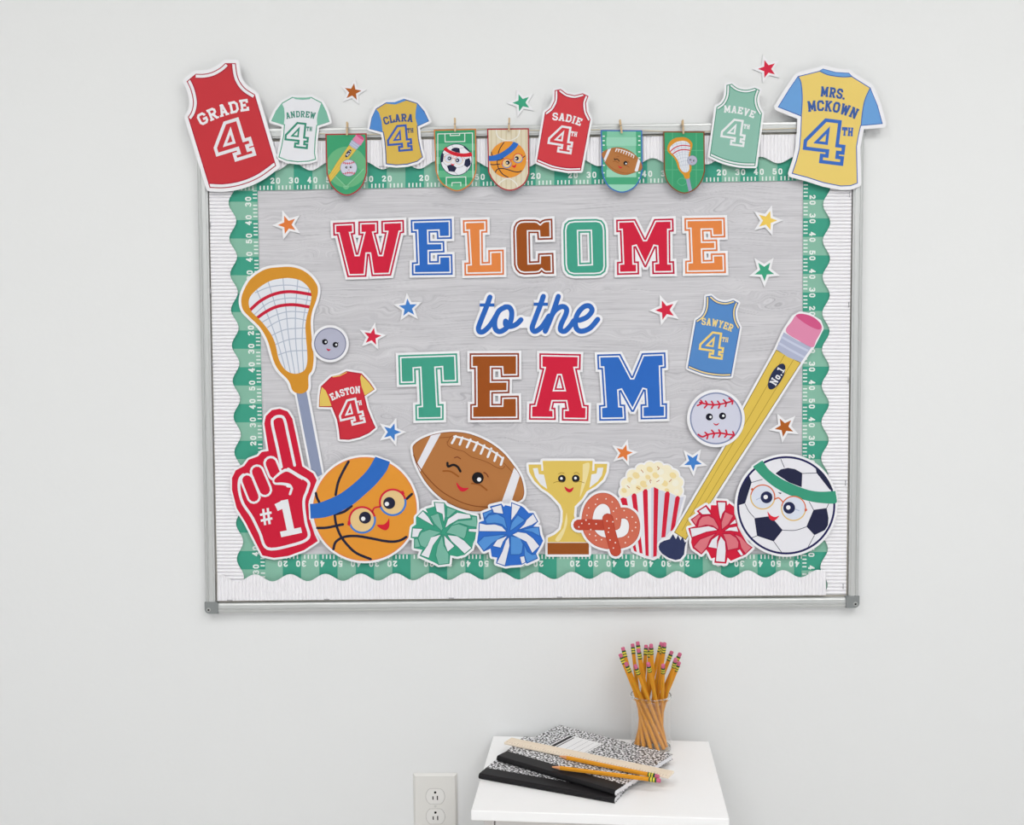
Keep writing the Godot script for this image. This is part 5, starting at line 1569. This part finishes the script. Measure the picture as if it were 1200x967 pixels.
func build_table() -> void:
	var p := [on_top(580, 864, TOP), on_top(834, 867.5, TOP), on_top(849.5, 957.5, TOP), on_top(548.5, 952, TOP)]
	var mid: Vector3 = (p[0] + p[1] + p[2] + p[3]) * 0.25
	var right: Vector3 = (p[1] - p[0] + p[2] - p[3])
	var deep: Vector3 = (p[3] - p[0] + p[2] - p[1])
	var turn := (atan2(-right.z, right.x) + atan2(deep.x, deep.z)) * 0.5
	var w := right.length() * 0.5
	var d := deep.length() * 0.5
	var t := thing("side_table", "small white table standing against the wall below the bulletin board", "table", Vector3(mid.x, 0, mid.z))
	t.rotation.y = turn
	var white := mat(246, 246, 247, 0.32)
	box_node("tabletop", Vector3(-w / 2, TOP - 0.016, -d / 2), Vector3(w / 2, TOP, d / 2), white, t, 0.0012)
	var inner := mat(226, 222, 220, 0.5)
	box_node("side_panel", Vector3(-w / 2 + 0.018, 0, -d / 2 + 0.01), Vector3(-w / 2 + 0.034, TOP - 0.016, d / 2 - 0.022), inner, t, 0.001)
	box_node("side_panel", Vector3(w / 2 - 0.034, 0, -d / 2 + 0.01), Vector3(w / 2 - 0.018, TOP - 0.016, d / 2 - 0.022), inner, t, 0.001)
	box_node("back_panel", Vector3(-w / 2 + 0.034, 0.04, -d / 2 + 0.01), Vector3(w / 2 - 0.034, TOP - 0.016, -d / 2 + 0.016), inner, t)
	box_node("shelf", Vector3(-w / 2 + 0.034, 0.16, -d / 2 + 0.016), Vector3(w / 2 - 0.034, 0.176, d / 2 - 0.03), inner, t, 0.001)
	var front := box_node("drawer_front", Vector3(-w / 2 + 0.036, TOP - 0.15, d / 2 - 0.036), Vector3(w / 2 - 0.036, TOP - 0.022, d / 2 - 0.022), inner, t, 0.0015)
	var kn := begin()
	lathe(kn, PackedVector2Array([Vector2(0.005, 0), Vector2(0.005, 0.012), Vector2(0.012, 0.018), Vector2(0.012, 0.024), Vector2(0, 0.027)]), 20, Transform3D(Basis(Vector3(1, 0, 0), PI / 2), Vector3(0, TOP - 0.086, d / 2 - 0.022)))
	mesh_node("drawer_knob", kn.commit(), mat(196, 196, 196, 0.3, 0.8), front)
	# marbled paper
	var img := Image.create(1024, 1024, false, Image.FORMAT_RGB8)
	var n := FastNoiseLite.new()
	n.seed = 5
	n.noise_type = FastNoiseLite.TYPE_SIMPLEX
	n.frequency = 0.036
	n.fractal_octaves = 2
	n.fractal_gain = 0.55
	for y in 1024:
		for x in 1024:
			img.set_pixel(x, y, Color(0.09, 0.09, 0.095) if n.get_noise_2d(x, y) > 0.03 else Color(0.92, 0.92, 0.93))
	var marble := StandardMaterial3D.new()
	marble.albedo_texture = ImageTexture.create_from_image(img)
	marble.roughness = 0.35
	marble.uv1_triplanar = true
	marble.uv1_scale = Vector3(4.2, 4.2, 4.2)
	notebook(Vector3(-0.0955, TOP, 0.206), Vector3(0.125, TOP, 0.3055), marble, "marbled notebook with black spine, lying on the table top", false)
	notebook(Vector3(-0.066, TOP + 0.0095, 0.152), Vector3(0.1255, TOP + 0.0095, 0.2985), marble, "marbled notebook with white label, lying on top of another notebook", true)
	var up := TOP + 0.0192
	ruler(Vector3(-0.0475, up, 0.0875), Vector3(0.2255, up, 0.2435))
	pencil("pencil", "yellow sharpened pencil lying on the notebooks beside the ruler", Vector3(0.2035, up + 0.0038, 0.2545), Vector3(0.0385, up + 0.0038, 0.1625), true, "")
	pencil("pencil", "yellow sharpened pencil lying on the notebook's black spine", Vector3(0.2040, up + 0.0038, 0.2705), Vector3(0.0235, up + 0.0038, 0.2095), true, "")
	var jar_at := Vector3(0.2135, TOP, 0.074)
	jar(jar_at)
	var rng := RandomNumberGenerator.new()
	rng.seed = 8
	for ring in [[13, 0.0192, 0.43, 0.053, 0.17, 0.182], [6, 0.0086, 0.18, 0.05, 0.4, 0.188]]:
		for i in ring[0]:
			var a: float = TAU * (i + float(ring[4])) / ring[0]
			var mid_p: Vector3 = Vector3(cos(a), 0, sin(a)) * ring[1] + Vector3(0, ring[3], 0)
			var dir: Vector3 = (Vector3(-sin(a), 0, cos(a)) * ring[2] + Vector3.UP).normalized()
			var foot_p: Vector3 = mid_p - dir * ((mid_p.y - 0.0066) / dir.y)
			var length: float = ring[5] + rng.randf_range(-0.012, 0.010)
			pencil("pencil", "yellow pencil standing eraser up in the glass jar", jar_at + foot_p + dir * length, jar_at + foot_p, false, "pencils in the glass jar")

func notebook(a: Vector3, b: Vector3, marble: Material, label: String, sticker: bool) -> void:
	# the spine runs from a to b; the notebook lies behind it
	var x := (b - a).normalized()
	var z := Vector3(x.z, 0, -x.x)               # away from the spine
	var t := thing("composition_notebook", label, "notebook", a, "composition notebooks")
	t.basis = Basis(x, Vector3.UP, x.cross(Vector3.UP))
	var l := 0.2425
	var wide := 0.19
	var th := 0.0092
	# local: x along the spine, y up, -z away from the spine
	var outer := PackedVector2Array([Vector2(wide, 0.0)])
	var inner := PackedVector2Array([Vector2(wide, 0.0007)])
	for i in 13:
		var ang := -PI / 2 - PI * i / 12.0
		outer.append(Vector2(th / 2 + cos(ang) * th / 2, th / 2 + sin(ang) * th / 2))
		inner.append(Vector2(th / 2 + cos(ang) * (th / 2 - 0.0007), th / 2 + sin(ang) * (th / 2 - 0.0007)))
	outer.append(Vector2(wide, th))
	inner.append(Vector2(wide, th - 0.0007))
	var st := begin()
	_sweep(st, outer, inner, 0.0, l)
	mesh_node("cover", st.commit(), marble, t)
	var tape_o := PackedVector2Array([Vector2(0.030, -0.00012)])
	var tape_i := PackedVector2Array([Vector2(0.030, 0.0)])
	for i in range(1, outer.size() - 1):
		var c := Vector2(th / 2, th / 2)
		tape_o.append(c + (outer[i] - c) * (1.0 + 0.00024 / th))
		tape_i.append(outer[i])
	tape_o.append(Vector2(0.030, th + 0.00012))
	tape_i.append(Vector2(0.030, th))
	st = begin()
	_sweep(st, tape_o, tape_i, -0.0001, l + 0.0001)
	mesh_node("spine_tape", st.commit(), mat(33, 32, 34, 0.45), t)
	var page := PackedVector2Array([Vector2(wide - 0.001, 0.0009)])
	for i in 9:
		var ang := -PI / 2 - PI * i / 8.0
		page.append(Vector2(th / 2 + cos(ang) * (th / 2 - 0.0009), th / 2 + sin(ang) * (th / 2 - 0.0009)))
	page.append(Vector2(wide - 0.001, th - 0.0009))
	st = begin()
	var m := page.size()
	var idx := Geometry2D.triangulate_polygon(page)
	for e in [[0.0012, Vector3(-1, 0, 0)], [l - 0.0012, Vector3(1, 0, 0)]]:
		for i in range(0, idx.size(), 3):
			var v: Array[Vector3] = []
			for k in 3: v.append(Vector3(e[0], page[idx[i + k]].y, -page[idx[i + k]].x))
			tri(st, v[0], v[1], v[2], e[1])
	for i in m:
		var p := page[i]
		var q := page[(i + 1) % m]
		var c := (p + q) * 0.5 - Vector2(wide / 2, th / 2)
		quad(st, Vector3(0.0012, p.y, -p.x), Vector3(0.0012, q.y, -q.x), Vector3(l - 0.0012, q.y, -q.x), Vector3(l - 0.0012, p.y, -p.x), Vector3(0, c.y * 20.0, -c.x))
	mesh_node("pages", st.commit(), mat(238, 236, 240, 0.7), t)
	if sticker:
		box_node("label_sticker", Vector3(0.046, th, -0.158), Vector3(0.118, th + 0.0002, -0.088), mat(238, 238, 240, 0.5), t)
		box_node("label_header", Vector3(0.0485, th + 0.0002, -0.156), Vector3(0.0555, th + 0.0003, -0.090), mat(40, 38, 42, 0.5), t)
		box_node("label_header", Vector3(0.0585, th + 0.0002, -0.152), Vector3(0.061, th + 0.0003, -0.094), mat(60, 58, 62, 0.5), t)
		for k in 4:
			var xx := 0.078 + 0.012 * k
			box_node("label_line", Vector3(xx, th + 0.0002, -0.152), Vector3(xx + 0.0006, th + 0.00028, -0.094), mat(150, 150, 158, 0.5), t)

func _sweep(st: SurfaceTool, outer: PackedVector2Array, inner: PackedVector2Array, x0: float, x1: float) -> void:
	var n := outer.size()
	for i in n - 1:
		var p := outer[i]
		var q := outer[i + 1]
		var nn := (q - p).orthogonal()
		var c := Vector2(0.05, 0.0046)
		if nn.dot((p + q) * 0.5 - c) < 0.0: nn = -nn
		quad(st, Vector3(x0, p.y, -p.x), Vector3(x0, q.y, -q.x), Vector3(x1, q.y, -q.x), Vector3(x1, p.y, -p.x), Vector3(0, nn.y, -nn.x))
		var pi := inner[i]
		var qi := inner[i + 1]
		quad(st, Vector3(x0, pi.y, -pi.x), Vector3(x0, qi.y, -qi.x), Vector3(x1, qi.y, -qi.x), Vector3(x1, pi.y, -pi.x), Vector3(0, -nn.y, nn.x))
		for e in [[x0, -1.0], [x1, 1.0]]:
			quad(st, Vector3(e[0], p.y, -p.x), Vector3(e[0], q.y, -q.x), Vector3(e[0], qi.y, -qi.x), Vector3(e[0], pi.y, -pi.x), Vector3(e[1], 0, 0))
	for i in [0, n - 1]:
		quad(st, Vector3(x0, outer[i].y, -outer[i].x), Vector3(x1, outer[i].y, -outer[i].x), Vector3(x1, inner[i].y, -inner[i].x), Vector3(x0, inner[i].y, -inner[i].x), Vector3(0, 0, -1))

func ruler(a: Vector3, b: Vector3) -> void:
	var x := (b - a).normalized()
	var l := (b - a).length()
	var t := thing("ruler", "plain wooden ruler lying across the marbled notebook", "ruler", (a + b) * 0.5)
	t.basis = Basis(x, Vector3.UP, x.cross(Vector3.UP))
	var wood := StandardMaterial3D.new()
	var img := Image.create(512, 128, false, Image.FORMAT_RGB8)
	var n := FastNoiseLite.new()
	n.seed = 21
	n.frequency = 1.0
	for y in 128:
		for xx in 512:
			var g := n.get_noise_2d(xx * 0.012, y * 0.12) * 0.05 + n.get_noise_2d(xx * 0.05, y * 0.5) * 0.025
			img.set_pixel(xx, y, Color(0.93 + g, 0.87 + g, 0.79 + g))
	wood.albedo_texture = ImageTexture.create_from_image(img)
	wood.uv1_triplanar = true
	wood.uv1_scale = Vector3(4, 4, 30)
	wood.roughness = 0.6
	var st := begin()
	box(st, Vector3(-l / 2, 0, -0.0135), Vector3(l / 2, 0.0042, 0.0135), 0.0009)
	mesh_node("wooden_strip", st.commit(), wood, t)
	var m := begin()
	for i in range(1, 60):
		var px := -l / 2 + l * i / 60.0
		var deep := 0.007 if i % 5 == 0 else 0.004
		box(m, Vector3(px - 0.00025, 0.0042, 0.0126 - deep), Vector3(px + 0.00025, 0.00425, 0.0126))
	mesh_node("scale_marks", m.commit(), mat(140, 110, 84, 0.6), t)

func pencil(called: String, label: String, end: Vector3, tip: Vector3, sharp: bool, group: String) -> void:
	# local y runs from the point to the eraser
	var y := (end - tip).normalized()
	var l := (end - tip).length()
	var ref := Vector3.UP if absf(y.y) < 0.8 else Vector3(0, 0, 1)
	var x := y.cross(ref).normalized()
	var t := thing(called, label, "pencil", tip, group)
	t.basis = Basis(x, y, x.cross(y))
	var r := 0.0037
	var e := l - 0.0065                                # where the ferrule ends
	var f := e - 0.0125
	var cone := 0.020 if sharp else 0.0
	var paint := mat(222, 151, 44, 0.4)
	var st := begin()
	lathe(st, PackedVector2Array([Vector2(0, cone), Vector2(r, cone), Vector2(r, f), Vector2(0, f)]), 6, Transform3D(), PI / 6)
	mesh_node("hexagonal_body", st.commit(), paint, t)
	if sharp:
		st = begin()
		lathe(st, PackedVector2Array([Vector2(0.0011, 0.006), Vector2(r * 0.96, cone + 0.0006)]), 12)
		mesh_node("sharpened_wood", st.commit(), mat(226, 160, 116, 0.7), t)
		st = begin()
		lathe(st, PackedVector2Array([Vector2(0, 0), Vector2(0.0011, 0.006)]), 10)
		mesh_node("point", st.commit(), mat(70, 60, 60, 0.4), t)
	var fer := begin()
	lathe(fer, PackedVector2Array([Vector2(r * 1.02, f), Vector2(r * 1.04, f + 0.0005), Vector2(r * 1.04, e - 0.0005), Vector2(r * 0.98, e)]), 14)
	var ferrule := mesh_node("ferrule", fer.commit(), mat(36, 84, 54, 0.35, 0.2), t)
	var yb := begin()
	for k in [0.0022, 0.0068]:
		lathe(yb, PackedVector2Array([Vector2(r * 1.06, f + k), Vector2(r * 1.07, f + k + 0.0004), Vector2(r * 1.07, f + k + 0.0024), Vector2(r * 1.06, f + k + 0.0028)]), 14)
	mesh_node("yellow_bands", yb.commit(), mat(222, 206, 78, 0.35, 0.2), ferrule)
	var er := begin()
	lathe(er, PackedVector2Array([Vector2(r * 0.93, e), Vector2(r * 0.93, l - 0.0009), Vector2(r * 0.75, l), Vector2(0, l)]), 14)
	mesh_node("eraser", er.commit(), mat(204, 106, 138, 0.8), t)
	var stamp := begin()
	var s := 0.866 * r
	# green stamped lettering on one face: short bars
	for k in [[0.60, 0.70], [0.72, 0.735], [0.75, 0.78]]:
		box(stamp, Vector3(-0.0009, l * k[0], s - 0.00005), Vector3(0.0009, l * k[1], s + 0.00004), 0.0, Transform3D(Basis(Vector3.UP, 0.0 if not sharp else -PI / 3.0), Vector3.ZERO))
	mesh_node("green_stamp", stamp.commit(), mat(92, 190, 66, 0.5), t)

func jar(c: Vector3) -> void:
	var t := thing("glass_jar", "clear glass jar full of yellow pencils on the table", "jar", c)
	var glass := StandardMaterial3D.new()              # thin wall
	glass.albedo_color = Color(0.98, 0.99, 0.985, 0.05)
	glass.transparency = BaseMaterial3D.TRANSPARENCY_ALPHA
	glass.roughness = 0.02
	var thick := StandardMaterial3D.new()              # solid rim and base
	thick.albedo_color = Color(0.98, 0.99, 0.985, 0.0)
	thick.transparency = BaseMaterial3D.TRANSPARENCY_ALPHA
	thick.refraction_enabled = true
	thick.refraction_scale = 0.045
	thick.roughness = 0.02
	var r := 0.0362
	var st := begin()
	lathe(st, PackedVector2Array([Vector2(r - 0.0004, 0.0052), Vector2(r, 0.008), Vector2(r, 0.0925), Vector2(r - 0.0008, 0.0955)]), 64)
	mesh_node("glass_wall", st.commit(), glass, t)
	st = begin()
	lathe(st, PackedVector2Array([Vector2(r - 0.0014, 0.0958), Vector2(r + 0.0002, 0.0958), Vector2(r + 0.0008, 0.0975), Vector2(r + 0.0008, 0.1), Vector2(r - 0.0004, 0.1014), Vector2(r - 0.0018, 0.1), Vector2(r - 0.0014, 0.0958)]), 64)
	mesh_node("glass_rim", st.commit(), thick, t)
	st = begin()
	lathe(st, PackedVector2Array([Vector2(0, 0.0003), Vector2(r - 0.003, 0.0003), Vector2(r - 0.0008, 0.002), Vector2(r - 0.0003, 0.005), Vector2(0, 0.005)]), 64)
	mesh_node("glass_base", st.commit(), thick, t)
